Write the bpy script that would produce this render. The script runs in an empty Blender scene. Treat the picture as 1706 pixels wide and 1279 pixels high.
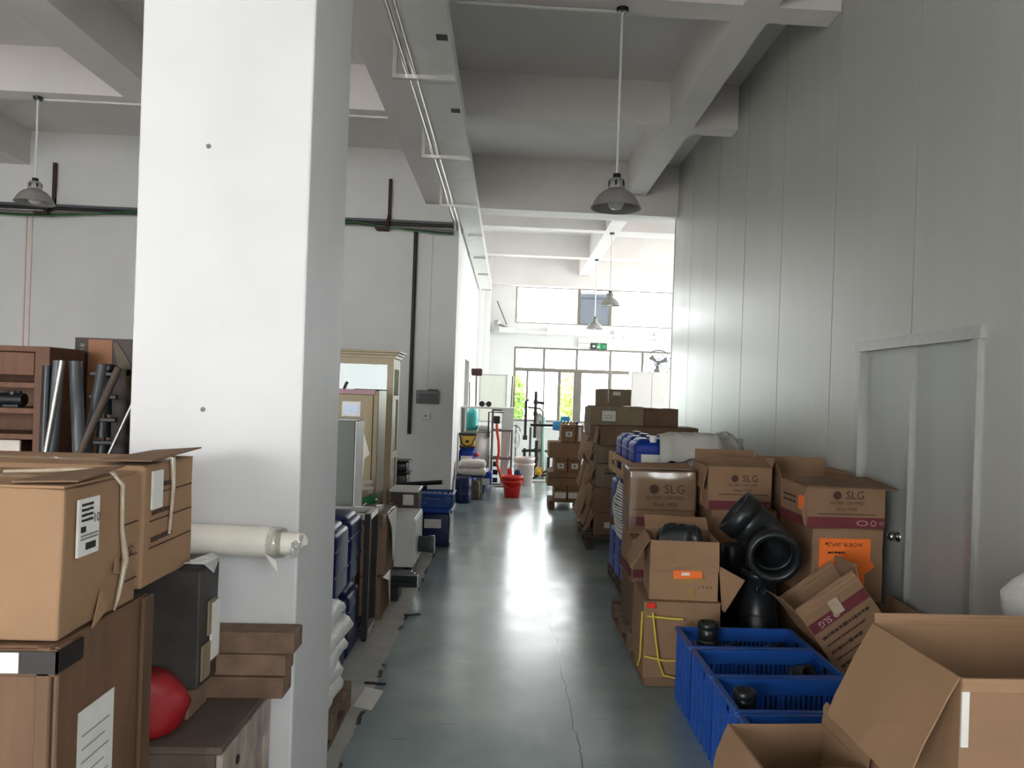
import bpy, bmesh, math, random
from mathutils import Vector, Matrix, noise
random.seed(7)
S = bpy.context.scene
COL = S.collection
R = math.radians

# ------------------------------------------------------------------ camera
FPX, YAW, ROLL = 1300.0, math.atan(.055), .034
cam_d = bpy.data.cameras.new('camera'); cam = bpy.data.objects.new('camera', cam_d); COL.objects.link(cam)
fw = Vector((math.sin(YAW), math.cos(YAW), 0)); r0 = Vector((math.cos(YAW), -math.sin(YAW), 0)); u0 = Vector((0, 0, 1))
rt = r0*math.cos(ROLL) + u0*math.sin(ROLL); up = u0*math.cos(ROLL) - r0*math.sin(ROLL)
m = Matrix((rt, up, -fw)).transposed().to_4x4(); m.translation = (0, 0, 1.6); cam.matrix_world = m
cam_d.sensor_fit = 'HORIZONTAL'; cam_d.sensor_width = 36; cam_d.lens = 36*FPX/1706
cam_d.shift_x = -.03778; cam_d.shift_y = .00875
cam_d.clip_start = .05; cam_d.clip_end = 200
S.camera = cam
# ------------------------------------------------------------------ world, daylight and exposure
SKY = 5.0
w = bpy.data.worlds.new('overcast_sky'); S.world = w; w.use_nodes = True
bg = w.node_tree.nodes['Background']; bg.inputs['Color'].default_value = (.965, .982, 1, 1); bg.inputs['Strength'].default_value = SKY
def portal(name, loc, rot, sx, sy):
    l = bpy.data.lights.new(name, 'AREA'); l.shape = 'RECTANGLE'; l.size = sx; l.size_y = sy
    l.cycles.is_portal = True
    o = bpy.data.objects.new(name, l); COL.objects.link(o); o.location = loc; o.rotation_euler = rot
portal('daylight_portal_lower_window', (2.36, 18.95, 1.78), (R(-90), 0, 0), 4.6, 1.9)
portal('daylight_portal_upper_window', (2.36, 18.95, 3.68), (R(-90), 0, 0), 4.6, 1.0)
portal('daylight_portal_side_window', (6.85, 14.8, 2.55), (0, R(90), 0), 3.4, 4.2)
portal('daylight_portal_near_window', (2.5, -3.3, 2.65), (0, R(90), 0), 2.7, 4.4)
portal('daylight_portal_gate', (-5.3, -6.3, 1.75), (R(90), 0, 0), 4.2, 3.5)
vs = S.view_settings; vs.view_transform = 'Standard'; vs.look = 'None'; vs.gamma = 1; vs.use_curve_mapping = False
vs.exposure = 1.63

# ------------------------------------------------------------------ materials
def lin(hx):
    hx = hx.lstrip('#'); c = [int(hx[i:i+2], 16)/255 for i in (0, 2, 4)]
    return tuple(x/12.92 if x <= .04045 else ((x+.055)/1.055)**2.4 for x in c)
MATS = {}
def mat(name, hx, rough=.6, metal=0., var=.12, scale=6., bump=0., bscale=60., rand=0., stretch=(1, 1, 1), spec=.5, coat=0.):
    M = bpy.data.materials.new(name); M.use_nodes = True; nt = M.node_tree; N = nt.nodes; L = nt.links
    b = N['Principled BSDF']; b.inputs['Roughness'].default_value = rough; b.inputs['Metallic'].default_value = metal
    b.inputs['Specular IOR Level'].default_value = spec; b.inputs['Coat Weight'].default_value = coat
    c = lin(hx)
    tc = N.new('ShaderNodeTexCoord'); mp = N.new('ShaderNodeMapping'); mp.inputs['Scale'].default_value = stretch
    L.new(tc.outputs['Object'], mp.inputs['Vector'])
    nz = N.new('ShaderNodeTexNoise'); nz.inputs['Scale'].default_value = scale; nz.inputs['Detail'].default_value = 5
    L.new(mp.outputs[0], nz.inputs['Vector'])
    cr = N.new('ShaderNodeValToRGB'); e = cr.color_ramp.elements
    e[0].position = .3; e[1].position = .7
    e[0].color = (*[x*(1-var) for x in c], 1); e[1].color = (*[min(1, x*(1+var)) for x in c], 1)
    L.new(nz.outputs['Fac'], cr.inputs['Fac'])
    out = cr.outputs['Color']
    if rand:
        oi = N.new('ShaderNodeObjectInfo'); mr = N.new('ShaderNodeMapRange')
        mr.inputs['To Min'].default_value = 1-rand; mr.inputs['To Max'].default_value = 1+rand
        L.new(oi.outputs['Random'], mr.inputs['Value'])
        hs = N.new('ShaderNodeHueSaturation'); L.new(mr.outputs[0], hs.inputs['Value']); L.new(out, hs.inputs['Color']); out = hs.outputs['Color']
    L.new(out, b.inputs['Base Color'])
    if bump:
        n2 = N.new('ShaderNodeTexNoise'); n2.inputs['Scale'].default_value = bscale; n2.inputs['Detail'].default_value = 3
        L.new(mp.outputs[0], n2.inputs['Vector'])
        bp = N.new('ShaderNodeBump'); bp.inputs['Strength'].default_value = bump; bp.inputs['Distance'].default_value = .01
        L.new(n2.outputs['Fac'], bp.inputs['Height']); L.new(bp.outputs[0], b.inputs['Normal'])
    MATS[name] = M; return M
def glassy(name, hx, gloss=.1, transl=0., rough=.02):
    M = bpy.data.materials.new(name); M.use_nodes = True; nt = M.node_tree; N = nt.nodes; L = nt.links
    N.remove(N['Principled BSDF']); o = N['Material Output']; c = (*lin(hx), 1)
    t = N.new('ShaderNodeBsdfTransparent'); t.inputs[0].default_value = c
    g = N.new('ShaderNodeBsdfGlossy'); g.inputs['Roughness'].default_value = rough
    a = t.outputs[0]
    if transl:
        tl = N.new('ShaderNodeBsdfTranslucent'); tl.inputs[0].default_value = c
        mx = N.new('ShaderNodeMixShader'); mx.inputs[0].default_value = transl; L.new(a, mx.inputs[1]); L.new(tl.outputs[0], mx.inputs[2]); a = mx.outputs[0]
    mx = N.new('ShaderNodeMixShader'); mx.inputs[0].default_value = gloss; L.new(a, mx.inputs[1]); L.new(g.outputs[0], mx.inputs[2]); L.new(mx.outputs[0], o.inputs['Surface'])
    MATS[name] = M; return M

mat('wall_paint', '#e6e5e3', .75, var=.04, scale=1.2, bump=.03, bscale=30)
mat('column_paint', '#d3d2d2', .6, var=.05, scale=2, bump=.08, bscale=5)
mat('ceiling_paint', '#ece8e5', .85, var=.05, scale=.8, bump=.03)
mat('beam_paint', '#e8e2df', .8, var=.05, scale=1.5, bump=.04)
mat('panel_metal', '#bbbbb5', .33, .15, var=.04, scale=3, stretch=(1, 1, .12), bump=.02, bscale=40)
mat('door_metal', '#aeb1ae', .36, .15, var=.05, scale=3, stretch=(1, 1, .2))
mat('aluminium', '#b4b4b0', .38, .5, var=.06, scale=20)
mat('frame_metal', '#857e76', .45, .4, var=.06)
mat('steel', '#b9b6b0', .28, 1., var=.08, scale=10, stretch=(1, 1, .1))
mat('bronze_steel', '#75684f', .42, .4, var=.07, scale=6, stretch=(4, 4, .3))
mat('dark_steel', '#3a3736', .5, .6, var=.2)
mat('rust_steel', '#4b342e', .7, .3, var=.3, scale=25)
mat('grey_paint', '#77756f', .45, .2, var=.05)
mat('lamp_grey', '#a19e9a', .45, .25, var=.05)
mat('box_grey', '#5c5f59', .5, .1, var=.05)
mat('panel_grey', '#c4bfba', .5, var=.03)
mat('white_enamel', '#e6e5e1', .4, var=.04)
mat('white_plastic', '#e9e8e4', .4, var=.04)
mat('galvanised', '#cfccc8', .33, .85, var=.05, scale=8)
mat('cardboard', '#92745a', .85, var=.09, scale=5, bump=.12, bscale=22, rand=.09, spec=.2)
mat('cardboard_tan', '#9b7b5f', .85, var=.08, scale=4, bump=.1, bscale=16, rand=.06, spec=.2)
mat('cardboard_dark', '#79604c', .85, var=.12, scale=5, bump=.15, bscale=18, rand=.08, spec=.2)
mat('cardboard_grey', '#8d7c66', .85, var=.12, scale=6, bump=.15, bscale=18, rand=.06, spec=.2)
mat('cardboard_black', '#3a3632', .6, var=.25, scale=9, bump=.3, bscale=20)
mat('packing_tape', '#a68457', .22, var=.06, coat=.4)
mat('clear_tape', '#b7a68f', .16, var=.12, scale=30, coat=.6, bump=.4, bscale=40)
mat('maroon_ink', '#6b2a33', .7, var=.12, scale=12)
mat('brown_ink', '#48302a', .8, var=.15, scale=30)
mat('black_ink', '#2a2624', .8, var=.1)
mat('pale_ink', '#c7a5a0', .8, var=.1)
mat('grey_ink', '#8a8680', .8, var=.1)
mat('orange_paper', '#ff7a2e', .7, var=.05)
mat('white_paper', '#e2dfd8', .75, var=.06, scale=12)
mat('blue_plastic', '#1f4f9f', .33, var=.1, scale=5, rand=.05)
mat('can_blue', '#17399a', .42, var=.12, scale=4, rand=.08, spec=.3)
mat('can_navy', '#17254f', .4, var=.15, scale=4, rand=.08, spec=.35)
mat('black_plastic', '#1b1f22', .36, var=.15, scale=8)
mat('black_rubber', '#151515', .6, var=.2)
mat('grey_pipe', '#5c6165', .4, var=.12, scale=6)
mat('pale_wood', '#c19c6d', .75, var=.18, scale=4, stretch=(1, 8, 8), rand=.08, bump=.1)
mat('brown_wood', '#6f4a35', .6, var=.2, scale=3, stretch=(6, 6, 1), bump=.1)
mat('crate_wood', '#6a4f3a', .75, var=.3, scale=3, stretch=(3, 3, .6), bump=.15)
mat('worn_wood', '#9c8f85', .85, var=.35, scale=7, stretch=(2, 2, 1), bump=.3)
mat('dark_wood', '#5c4e45', .8, var=.25, scale=5, bump=.2)
mat('pallet_wood', '#7a6250', .85, var=.25, scale=5, stretch=(3, 3, 3), rand=.12, bump=.2)
mat('red_cloth', '#8a1018', .55, var=.15, scale=8)
mat('red_plastic', '#f0382e', .32, var=.05)
mat('pink_plastic', '#efd9d4', .4, var=.04)
mat('teal_plastic', '#4fc0bd', .3, var=.05)
mat('sky_blue', '#3f9fd0', .35, var=.06)
mat('yellow_plastic', '#e0b23c', .45, var=.1)
mat('yellow_strap', '#d8c04a', .5, var=.1)
mat('green_hose', '#2f7a42', .35, var=.15)
mat('orange_hose', '#f0552c', .4, var=.06)
mat('mint_hose', '#a9e0d2', .4, var=.05)
mat('sack_white', '#dedcd8', .5, var=.08, scale=30, bump=.35, bscale=40)
mat('sack_cream', '#e6dcd2', .7, var=.06, bump=.2, bscale=30)
mat('cloth_grey', '#c3c1b8', .9, var=.05, bump=.15, bscale=40)
mat('brown_sack', '#8c7c6a', .8, var=.35, scale=14, bump=.4, bscale=20)
mat('rope_white', '#e4e2dc', .7, var=.1)
mat('roll_white', '#e8e3d8', .35, var=.06, bump=.2, bscale=20)
mat('foil', '#d8d8d8', .22, .6, var=.1, bump=.5, bscale=30)
mat('beige_cabinet', '#b9a988', .5, var=.06)
mat('mauve_strip', '#b98a98', .5, var=.06)
mat('screen_blue', '#8fa6c8', .2, var=.2, scale=40)
mat('exit_green', '#2d9a62', .4, var=.1)
mat('sign_dark', '#37413c', .5, var=.1)
mat('whiteboard', '#e2e2d4', .35, var=.03)
mat('poster_brown', '#a5714c', .6, var=.1)
mat('poster_dark', '#3c2c28', .5, var=.15)
mat('poster_olive', '#5b4f35', .5, var=.2)
mat('leaf', '#7f9a3c', .6, var=.35, scale=3, rand=.2)
mat('bark', '#6b5a48', .9, var=.2)
mat('outside_ground', '#dad9d4', .9, var=.1)
mat('concrete_edge', '#a9a49c', .9, var=.2)
glassy('clear_glass', '#fbfcfc', .06)
glassy('green_glass', '#eef7f5', .04)
glassy('film_glass', '#f6fafa', .05, .55)
glassy('plastic_film', '#f4f4f2', .13, .12, .15)
glassy('pane_tinted', '#6b7178', .2, .35)
def bulb():
    mat('bulb_glass', '#d4d6d4', .12, var=.02, coat=.5)
bulb()
# corrugated look on the right wall needs only flat metal; the floor is epoxy paint with wear
def floor_material():
    M = bpy.data.materials.new('green_epoxy_floor'); M.use_nodes = True; nt = M.node_tree; N = nt.nodes; L = nt.links
    b = N['Principled BSDF']
    tc = N.new('ShaderNodeTexCoord'); sep = N.new('ShaderNodeSeparateXYZ'); L.new(tc.outputs['Object'], sep.inputs[0])
    def nz(scale, det=4, vec=None):
        n = N.new('ShaderNodeTexNoise'); n.inputs['Scale'].default_value = scale; n.inputs['Detail'].default_value = det
        L.new(vec or tc.outputs['Object'], n.inputs['Vector']); return n.outputs['Fac']
    def ma(op, a, c):
        n = N.new('ShaderNodeMath'); n.operation = op
        for i, x in enumerate((a, c)):
            if isinstance(x, (int, float)): n.inputs[i].default_value = x
            else: L.new(x, n.inputs[i])
        return n.outputs[0]
    def ramp(f, p0, c0, p1, c1):
        r = N.new('ShaderNodeValToRGB'); r.color_ramp.elements[0].position = p0; r.color_ramp.elements[1].position = p1
        r.color_ramp.elements[0].color = (*c0, 1); r.color_ramp.elements[1].color = (*c1, 1); L.new(f, r.inputs[0]); return r.outputs[0]
    def mix(f, a, c):
        x = N.new('ShaderNodeMixRGB'); L.new(f, x.inputs[0])
        for i, v in ((1, a), (2, c)):
            if isinstance(v, tuple): x.inputs[i].default_value = (*v, 1)
            else: L.new(v, x.inputs[i])
        return x.outputs[0]
    base = ramp(nz(1.6, 9), .32, lin('#7d8e90'), .68, lin('#9dabab'))
    # pale bare concrete beyond the painted lane (left of it), ragged edge
    edge = ma('ADD', sep.outputs['X'], ma('MULTIPLY', ma('SUBTRACT', nz(7, 5), .5), .06))
    bare = ramp(edge, -.72 + 1, (1, 1, 1), -.70 + 1, (0, 0, 0)) if False else ma('LESS_THAN', edge, -.66)
    col = mix(bare, base, ramp(nz(9, 6), .3, lin('#a5a39d'), .7, lin('#bab7b0')))
    line = ma('MULTIPLY', ma('LESS_THAN', ma('ABSOLUTE', ma('ADD', edge, .66), 0), .012), ma('GREATER_THAN', nz(5, 3), .55))
    col = mix(line, col, lin('#3a3a38'))
    # long crack down the lane
    wob = ma('MULTIPLY', ma('SUBTRACT', nz(1.1, 6), .5), .22)
    crk = ma('ABSOLUTE', ma('SUBTRACT', ma('ADD', sep.outputs['X'], wob), .36), 0)
    crk = ma('MULTIPLY', ma('LESS_THAN', crk, .0035), ma('LESS_THAN', sep.outputs['Y'], 9.2))
    col = mix(crk, col, lin('#4a5552'))
    # scuffs
    mp = N.new('ShaderNodeMapping'); mp.inputs['Scale'].default_value = (1.2, 16, 1); mp.inputs['Rotation'].default_value = (0, 0, .35); L.new(tc.outputs['Object'], mp.inputs[0])
    sc = ma('GREATER_THAN', nz(2.6, 3, mp.outputs[0]), .715)
    col = mix(sc, col, lin('#6c7774'))
    L.new(col, b.inputs['Base Color'])
    rg = ramp(nz(2.5, 5), .3, (.17,)*3, .75, (.28,)*3)
    L.new(mix(bare, rg, (.6, .6, .6)), b.inputs['Roughness'])
    b.inputs['Specular IOR Level'].default_value = .8
    bp = N.new('ShaderNodeBump'); bp.inputs['Strength'].default_value = .05; bp.inputs['Distance'].default_value = .01
    L.new(nz(6, 4), bp.inputs['Height']); L.new(bp.outputs[0], b.inputs['Normal'])
    MATS['floor'] = M
floor_material()

# ------------------------------------------------------------------ mesh helpers
class MB:
    def __init__(s): s.v = []; s.f = []; s.sm = []
    def add(s, vs, fs, smooth=False, M=None):
        n = len(s.v); s.v += [tuple(M @ Vector(p)) if M else tuple(p) for p in vs]
        for f in fs: s.f.append([i+n for i in f]); s.sm.append(smooth)
        return s
    def box(s, x0, x1, y0, y1, z0, z1, M=None):
        return s.add([(x0,y0,z0),(x1,y0,z0),(x1,y1,z0),(x0,y1,z0),(x0,y0,z1),(x1,y0,z1),(x1,y1,z1),(x0,y1,z1)],
                     [(0,3,2,1),(4,5,6,7),(0,1,5,4),(1,2,6,5),(2,3,7,6),(3,0,4,7)], False, M)
    def rbox(s, x0, x1, y0, y1, z0, z1, r=.01, seg=2, cuts=0, amp=0., M=None, smooth=True):
        bm = bmesh.new(); c = Vector(((x0+x1)/2, (y0+y1)/2, (z0+z1)/2)); d = (x1-x0, y1-y0, z1-z0)
        bmesh.ops.create_cube(bm, size=1)
        for v in bm.verts: v.co = Vector((v.co.x*d[0], v.co.y*d[1], v.co.z*d[2]))
        if r: bmesh.ops.bevel(bm, geom=bm.edges[:], offset=r, segments=seg, affect='EDGES', profile=.5)
        if cuts:
            bmesh.ops.subdivide_edges(bm, edges=[e for e in bm.edges if e.calc_length() > .08], cuts=cuts, use_grid_fill=True)
        if amp:
            o = Vector((random.random()*50, random.random()*50, random.random()*50))
            for v in bm.verts: v.co += noise.noise_vector(v.co*5+o)*amp
        bm.verts.index_update()
        vs = [v.co+c for v in bm.verts]; fs = [[v.index for v in f.verts] for f in bm.faces]; bm.free()
        return s.add(vs, fs, smooth and r > .008, M)
    def cyl(s, p0, p1, r0, r1=None, n=16, cap=True, smooth=True):
        p0 = Vector(p0); p1 = Vector(p1); r1 = r0 if r1 is None else r1
        a = (p1-p0).normalized(); t = a.orthogonal().normalized(); b = a.cross(t)
        vs = []
        for p, r in ((p0, r0), (p1, r1)):
            for i in range(n):
                q = 2*math.pi*i/n; vs.append(p+(t*math.cos(q)+b*math.sin(q))*r)
        s.add(vs, [(i, (i+1) % n, n+(i+1) % n, n+i) for i in range(n)], smooth)
        if cap: s.add(vs[:n], [list(range(n))[::-1]]); s.add(vs[n:], [list(range(n))])
        return s
    def tube(s, pts, r, n=8, cap=True, closed=False):
        pts = [Vector(p) for p in pts]; k = len(pts); rs = r if isinstance(r, (list, tuple)) else [r]*k
        vs = []; t = None
        for i, p in enumerate(pts):
            d = (pts[min(i+1, k-1)]-pts[max(i-1, 0)])
            d = d.normalized() if d.length > 1e-9 else Vector((0, 0, 1))
            if t is None: t = d.orthogonal().normalized()
            else:
                t = t - d*t.dot(d); t = t.normalized() if t.length > 1e-6 else d.orthogonal().normalized()
            b = d.cross(t)
            for j in range(n):
                q = 2*math.pi*j/n; vs.append(p+(t*math.cos(q)+b*math.sin(q))*rs[i])
        fs = [(i*n+j, i*n+(j+1) % n, (i+1)*n+(j+1) % n, (i+1)*n+j) for i in range(k-1) for j in range(n)]
        s.add(vs, fs, True)
        if cap: s.add(vs[:n], [list(range(n))[::-1]]); s.add(vs[-n:], [list(range(n))])
        return s
    def lathe(s, prof, n=24, c=(0, 0, 0), M=None, smooth=True):
        vs = []; cx, cy, cz = c
        for r, z in prof:
            for j in range(n):
                q = 2*math.pi*j/n; vs.append((cx+r*math.cos(q), cy+r*math.sin(q), cz+z))
        fs = [(i*n+j, i*n+(j+1) % n, (i+1)*n+(j+1) % n, (i+1)*n+j) for i in range(len(prof)-1) for j in range(n)]
        return s.add(vs, fs, smooth, M)
    def plate(s, pts, t):
        p = [Vector(q) for q in pts]; nrm = (p[1]-p[0]).cross(p[-1]-p[0]).normalized()*t; k = len(p)
        vs = p+[q+nrm for q in p]
        fs = [list(range(k))[::-1], [i+k for i in range(k)]]+[(i, (i+1) % k, (i+1) % k+k, i+k) for i in range(k)]
        return s.add(vs, fs)
    def build(s, name, material, parent=None, loc=(0, 0, 0), rot=(0, 0, 0)):
        me = bpy.data.meshes.new(name); me.from_pydata(s.v, [], s.f); me.polygons.foreach_set('use_smooth', s.sm); me.update()
        me.materials.append(MATS[material])
        o = bpy.data.objects.new(name, me); COL.objects.link(o); o.location = loc; o.rotation_euler = rot
        if parent: o.parent = parent
        return o
def tag(o, label=None, cat=None, group=None, kind=None):
    if label: o['label'] = label
    if cat: o['category'] = cat
    if group: o['group'] = group
    if kind: o['kind'] = kind
    return o
def thing(name, label, cat, loc=(0, 0, 0), rz=0., group=None, rot=None):
    o = bpy.data.objects.new(name, None); COL.objects.link(o); o.empty_display_size = .1
    o.location = loc; o.rotation_euler = rot or (0, 0, rz)
    return tag(o, label, cat, group)
def struct(o): return tag(o, kind='structure')
def copy_tree(o, parent=None):
    c = o.copy(); COL.objects.link(c); c.parent = parent
    for ch in list(o.children): copy_tree(ch, c)
    return c
TXT = {}
def text_mesh(body):
    if body in TXT: return TXT[body]
    cu = bpy.data.curves.new('lettering', 'FONT'); cu.body = body; cu.size = 1; cu.align_x = 'CENTER'; cu.align_y = 'CENTER'; cu.resolution_u = 2
    o = bpy.data.objects.new('lettering_source', cu); COL.objects.link(o)
    me = bpy.data.meshes.new_from_object(o.evaluated_get(bpy.context.evaluated_depsgraph_get()))
    bpy.data.objects.remove(o); bpy.data.curves.remove(cu)
    TXT[body] = ([tuple(v.co) for v in me.vertices], [list(p.vertices) for p in me.polygons]); bpy.data.meshes.remove(me)
    return TXT[body]
class Face:
    """a flat side of a box-like thing: u to the right, v up, n outwards"""
    def __init__(s, root, side, w, d, h):
        s.root = root
        if side == 'front': s.M = Matrix(((1,0,0,0),(0,0,-1,-d/2),(0,1,0,0),(0,0,0,1)))
        if side == 'right': s.M = Matrix(((0,0,1,w/2),(1,0,0,0),(0,1,0,0),(0,0,0,1)))
        if side == 'left': s.M = Matrix(((0,0,-1,-w/2),(-1,0,0,0),(0,1,0,0),(0,0,0,1)))
        if side == 'top': s.M = Matrix(((1,0,0,0),(0,1,0,0),(0,0,1,h),(0,0,0,1)))
    def rect(s, name, material, u0, u1, v0, v1, n=.0045, t=.0015, ang=0., parent=None):
        mb = MB(); cu, cv = (u0+u1)/2, (v0+v1)/2
        M = s.M @ Matrix.Translation((cu, cv, n)) @ Matrix.Rotation(ang, 4, 'Z')
        a, b = (u1-u0)/2, (v1-v0)/2
        mb.box(-a, a, -b, b, -.004, t, M=M); return mb.build(name, material, parent or s.root)
    def text(s, body, material, u, v, size, n=.0065, ang=0., parent=None):
        vs, fs = text_mesh(body); mb = MB(); M = s.M @ Matrix.Translation((u, v, n)) @ Matrix.Rotation(ang, 4, 'Z') @ Matrix.Scale(size, 4)
        mb.add(vs, fs, False, M); return mb.build('lettering', material, parent or s.root)
    def ring(s, name, material, u, v, r0, r1, sx=1., n=.0065, k=20, parent=None):
        mb = MB(); vs = []
        for r in (r0, r1):
            for i in range(k): q = 2*math.pi*i/k; vs.append((u+r*sx*math.cos(q), v+r*math.sin(q), n))
        mb.add(vs, [(i, (i+1) % k, k+(i+1) % k, k+i) for i in range(k)], False, s.M); return mb.build(name, material, parent or s.root)
    def dashes(s, material, u0, u1, v, h, seed=0, n=.0065, parent=None):
        rnd = random.Random(seed); mb = MB(); u = u0
        while u < u1:
            l = rnd.uniform(.4, 1.6)*h; mb.box(u, min(u+l, u1), v-h*rnd.uniform(.3, .5), v+h*rnd.uniform(.3, .5), n-.003, n, M=s.M); u += l+h*.35
        return mb.build('print', material, parent or s.root)

# ------------------------------------------------------------------ the building
Z_SLAB, Z_BEAM, Z_GIRD = 4.84, 4.39, 4.115
XL, XR, YB, YF = -9.5, 6.5, -6.2, 18.65
struct(MB().box(XL-.2, XR+.2, YB-.2, YF+.3, -.12, 0).build('floor', 'floor'))
ceil = struct(MB().box(XL-.2, XR+.2, YB-.2, YF+.3, Z_SLAB, Z_SLAB+.15).build('ceiling', 'ceiling_paint'))
def beam(x0, x1, y0, y1, z): return MB().box(x0, x1, y0, y1, z, Z_SLAB+.02).build('beam', 'beam_paint', ceil)
for y0 in (-2.3, .4, 5.45, 7.96): 
    beam(XL, 2.285, y0, y0+.24, Z_BEAM)
beam(XL, 2.285, 2.6, 3.05, Z_GIRD)                    # girder over the first column
beam(-.76, XR, 10.8, 11.2, Z_GIRD)
beam(XL, -.76, 10.92, 11.3, Z_GIRD)
for y0 in (13.22, 15.92): beam(-.76, XR, y0, y0+.24, Z_BEAM)
beam(-.76, XR, 18.4, 18.7, 4.12)
for x0, x1, y0, y1, z in ((1.57, 1.82, YB, 10.8, Z_BEAM), (1.57, 1.82, 11.2, 18.4, Z_BEAM), (-1.2, -.66, YB, 10.72, Z_GIRD),
                          (-3.9, -3.52, YB, 10.72, Z_BEAM), (-6.9, -6.43, YB, 10.72, Z_BEAM)):
    beam(x0, x1, y0, y1, z-.001)
# column beside the aisle
col = struct(MB().rbox(-1.198, -.657, 2.55, 3.1, 0, Z_GIRD+.02, .008, 2, 3, .004, smooth=False).build('column', 'column_paint'))
for px, pz in ((-.98, 2.35), (-.97, 1.51)):
    MB().lathe([(0, .006), (.006, .006), (.008, 0)], 10, M=Matrix.Translation((px, 2.549, pz)) @ Matrix.Rotation(R(90), 4, 'X')).build('screw_anchor', 'grey_ink', col)
# rear wall across the left hall, with its proud lower part
wb = struct(MB().box(XL, -.735, 10.7, 10.95, 0, 4.04).build('wall_back', 'wall_paint'))
MB().box(XL, -.735, 10.72, 10.95, 4.04, Z_SLAB).build('wall_upper_band', 'wall_paint', wb)
# aisle side wall, beyond the corner, with a door
wl = struct(MB().box(-.93, -.736, 10.95, 13.2, 0, Z_SLAB).box(-.93, -.736, 13.2, 14.75, 2.2, Z_SLAB).box(-.93, -.736, 14.75, YF, 0, Z_SLAB).build('wall_left_aisle', 'wall_paint'))
d2 = struct(MB().box(-.90, -.86, 13.2, 14.75, 0, 2.2).build('door_2', 'white_enamel'))
MB().box(-.87, -.745, 13.2, 13.26, 0, 2.2).box(-.87, -.745, 14.69, 14.75, 0, 2.2).box(-.87, -.745, 13.26, 14.69, 2.14, 2.2).build('door_frame', 'aluminium', d2)
MB().rbox(-.86, -.80, 14.5, 14.6, 1.0, 1.03, .008).build('door_handle', 'steel', d2)
struct(MB().box(-.80, -.47, 18.2, YF, 0, Z_SLAB).box(-.735, -.62, 17.7, 18.2, 0, Z_SLAB).build('trim_1', 'wall_paint'))
# outer walls of the hall out of view
struct(MB().box(XL-.2, XL, YB, 10.95, 0, Z_SLAB).build('wall_left', 'wall_paint'))
struct(MB().box(XR, XR+.2, 10.95, YF, 0, .9).box(XR, XR+.2, 10.95, YF, 4.2, Z_SLAB).box(XR, XR+.2, 10.95, 12.75, .9, 4.2).box(XR, XR+.2, 16.85, YF, .9, 4.2).build('wall_right_far', 'wall_paint'))
w3 = struct(MB().box(XR+.05, XR+.11, 12.75, 16.85, .9, .95).box(XR+.05, XR+.11, 12.75, 16.85, 4.15, 4.2).box(XR+.05, XR+.11, 12.75, 16.85, 2.5, 2.56).build('window_3', 'frame_metal'))
for y in (12.78, 14.8, 16.82): MB().box(XR+.05, XR+.11, y-.03, y+.03, .95, 4.15).build('mullion', 'frame_metal', w3)
for y in (12.78, 14.8):
    for z0, z1 in ((.95, 2.5), (2.56, 4.15)): MB().box(XR+.07, XR+.077, y+.03, y+1.98, z0, z1).build('pane', 'clear_glass', w3)
struct(MB().box(2.34, XR+.2, 10.75, 10.95, 0, Z_SLAB).build('wall_right_return', 'wall_paint'))
struct(MB().box(XL, -7.4, YB-.2, YB, 0, Z_SLAB).box(-3.2, 2.5, YB-.2, YB, 0, Z_SLAB).box(-7.4, -3.2, YB-.2, YB, 3.5, Z_SLAB).build('wall_front', 'wall_paint'))
# far wall with its two window bands
WX0, WX1 = .12, 4.62
fwl = struct(MB().box(-.93, WX0, YF, YF+.22, 0, Z_SLAB).box(WX1, XR, YF, YF+.22, 0, Z_SLAB).box(WX0, WX1, YF, YF+.22, 0, .9)
       .box(WX0, WX1, YF, YF+.22, 2.68, 3.25).box(WX0, WX1, YF, YF+.22, 4.13, Z_SLAB).build('wall_far', 'wall_paint'))
w1 = struct(MB().box(WX0, WX1, YF+.05, YF+.11, 3.25, 3.28).box(WX0, WX1, YF+.05, YF+.11, 4.10, 4.13).box(WX0, WX0+.04, YF+.05, YF+.11, 3.28, 4.10).box(WX1-.04, WX1, YF+.05, YF+.11, 3.28, 4.10).build('window_1', 'frame_metal'))
for x in (1.64, 2.40, 3.93): MB().box(x-.038, x+.038, YF+.05, YF+.11, 3.28, 4.10).build('mullion', 'frame_metal', w1)
for a, b in ((.16, 1.615), (2.425, 3.905), (3.955, 4.58)): MB().box(a, b, YF+.075, YF+.082, 3.28, 4.10).build('pane', 'clear_glass', w1)
# the middle sash hangs open
sash = MB(); sash.box(-.36, .36, -.012, .012, 0, .80).build('open_sash', 'pane_tinted', w1, (2.02, YF+.12, 3.29), (R(-16), 0, 0))
MB().box(-.37, .37, -.02, .02, -.02, 0).box(-.37, .37, -.02, .02, .80, .82).box(-.375, -.355, -.02, .02, 0, .8).box(.355, .375, -.02, .02, 0, .8).build('sash_frame', 'grey_paint', w1, (2.02, YF+.12, 3.29), (R(-16), 0, 0))
w2 = struct(MB().box(WX0, WX1, YF+.03, YF+.13, .9, .95).box(WX0, WX1, YF+.03, YF+.13, 2.64, 2.68).box(WX0, WX0+.05, YF+.03, YF+.13, .95, 2.64).box(WX1-.05, WX1, YF+.03, YF+.13, .95, 2.64).box(WX0+.05, WX1-.05, YF+.03, YF+.13, 2.10, 2.19).build('window_2', 'frame_metal'))
tx = [.17, .84, 1.63, 2.44, 3.22, 3.93, 4.57]
for x in tx[1:-1]: MB().box(x-.03, x+.03, YF+.04, YF+.12, 2.19, 2.64).build('mullion', 'frame_metal', w2)
for a, b in zip(tx, tx[1:]): MB().box(a+.02, b-.02, YF+.075, YF+.082, 2.19, 2.64).build('pane', 'clear_glass', w2)
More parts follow.
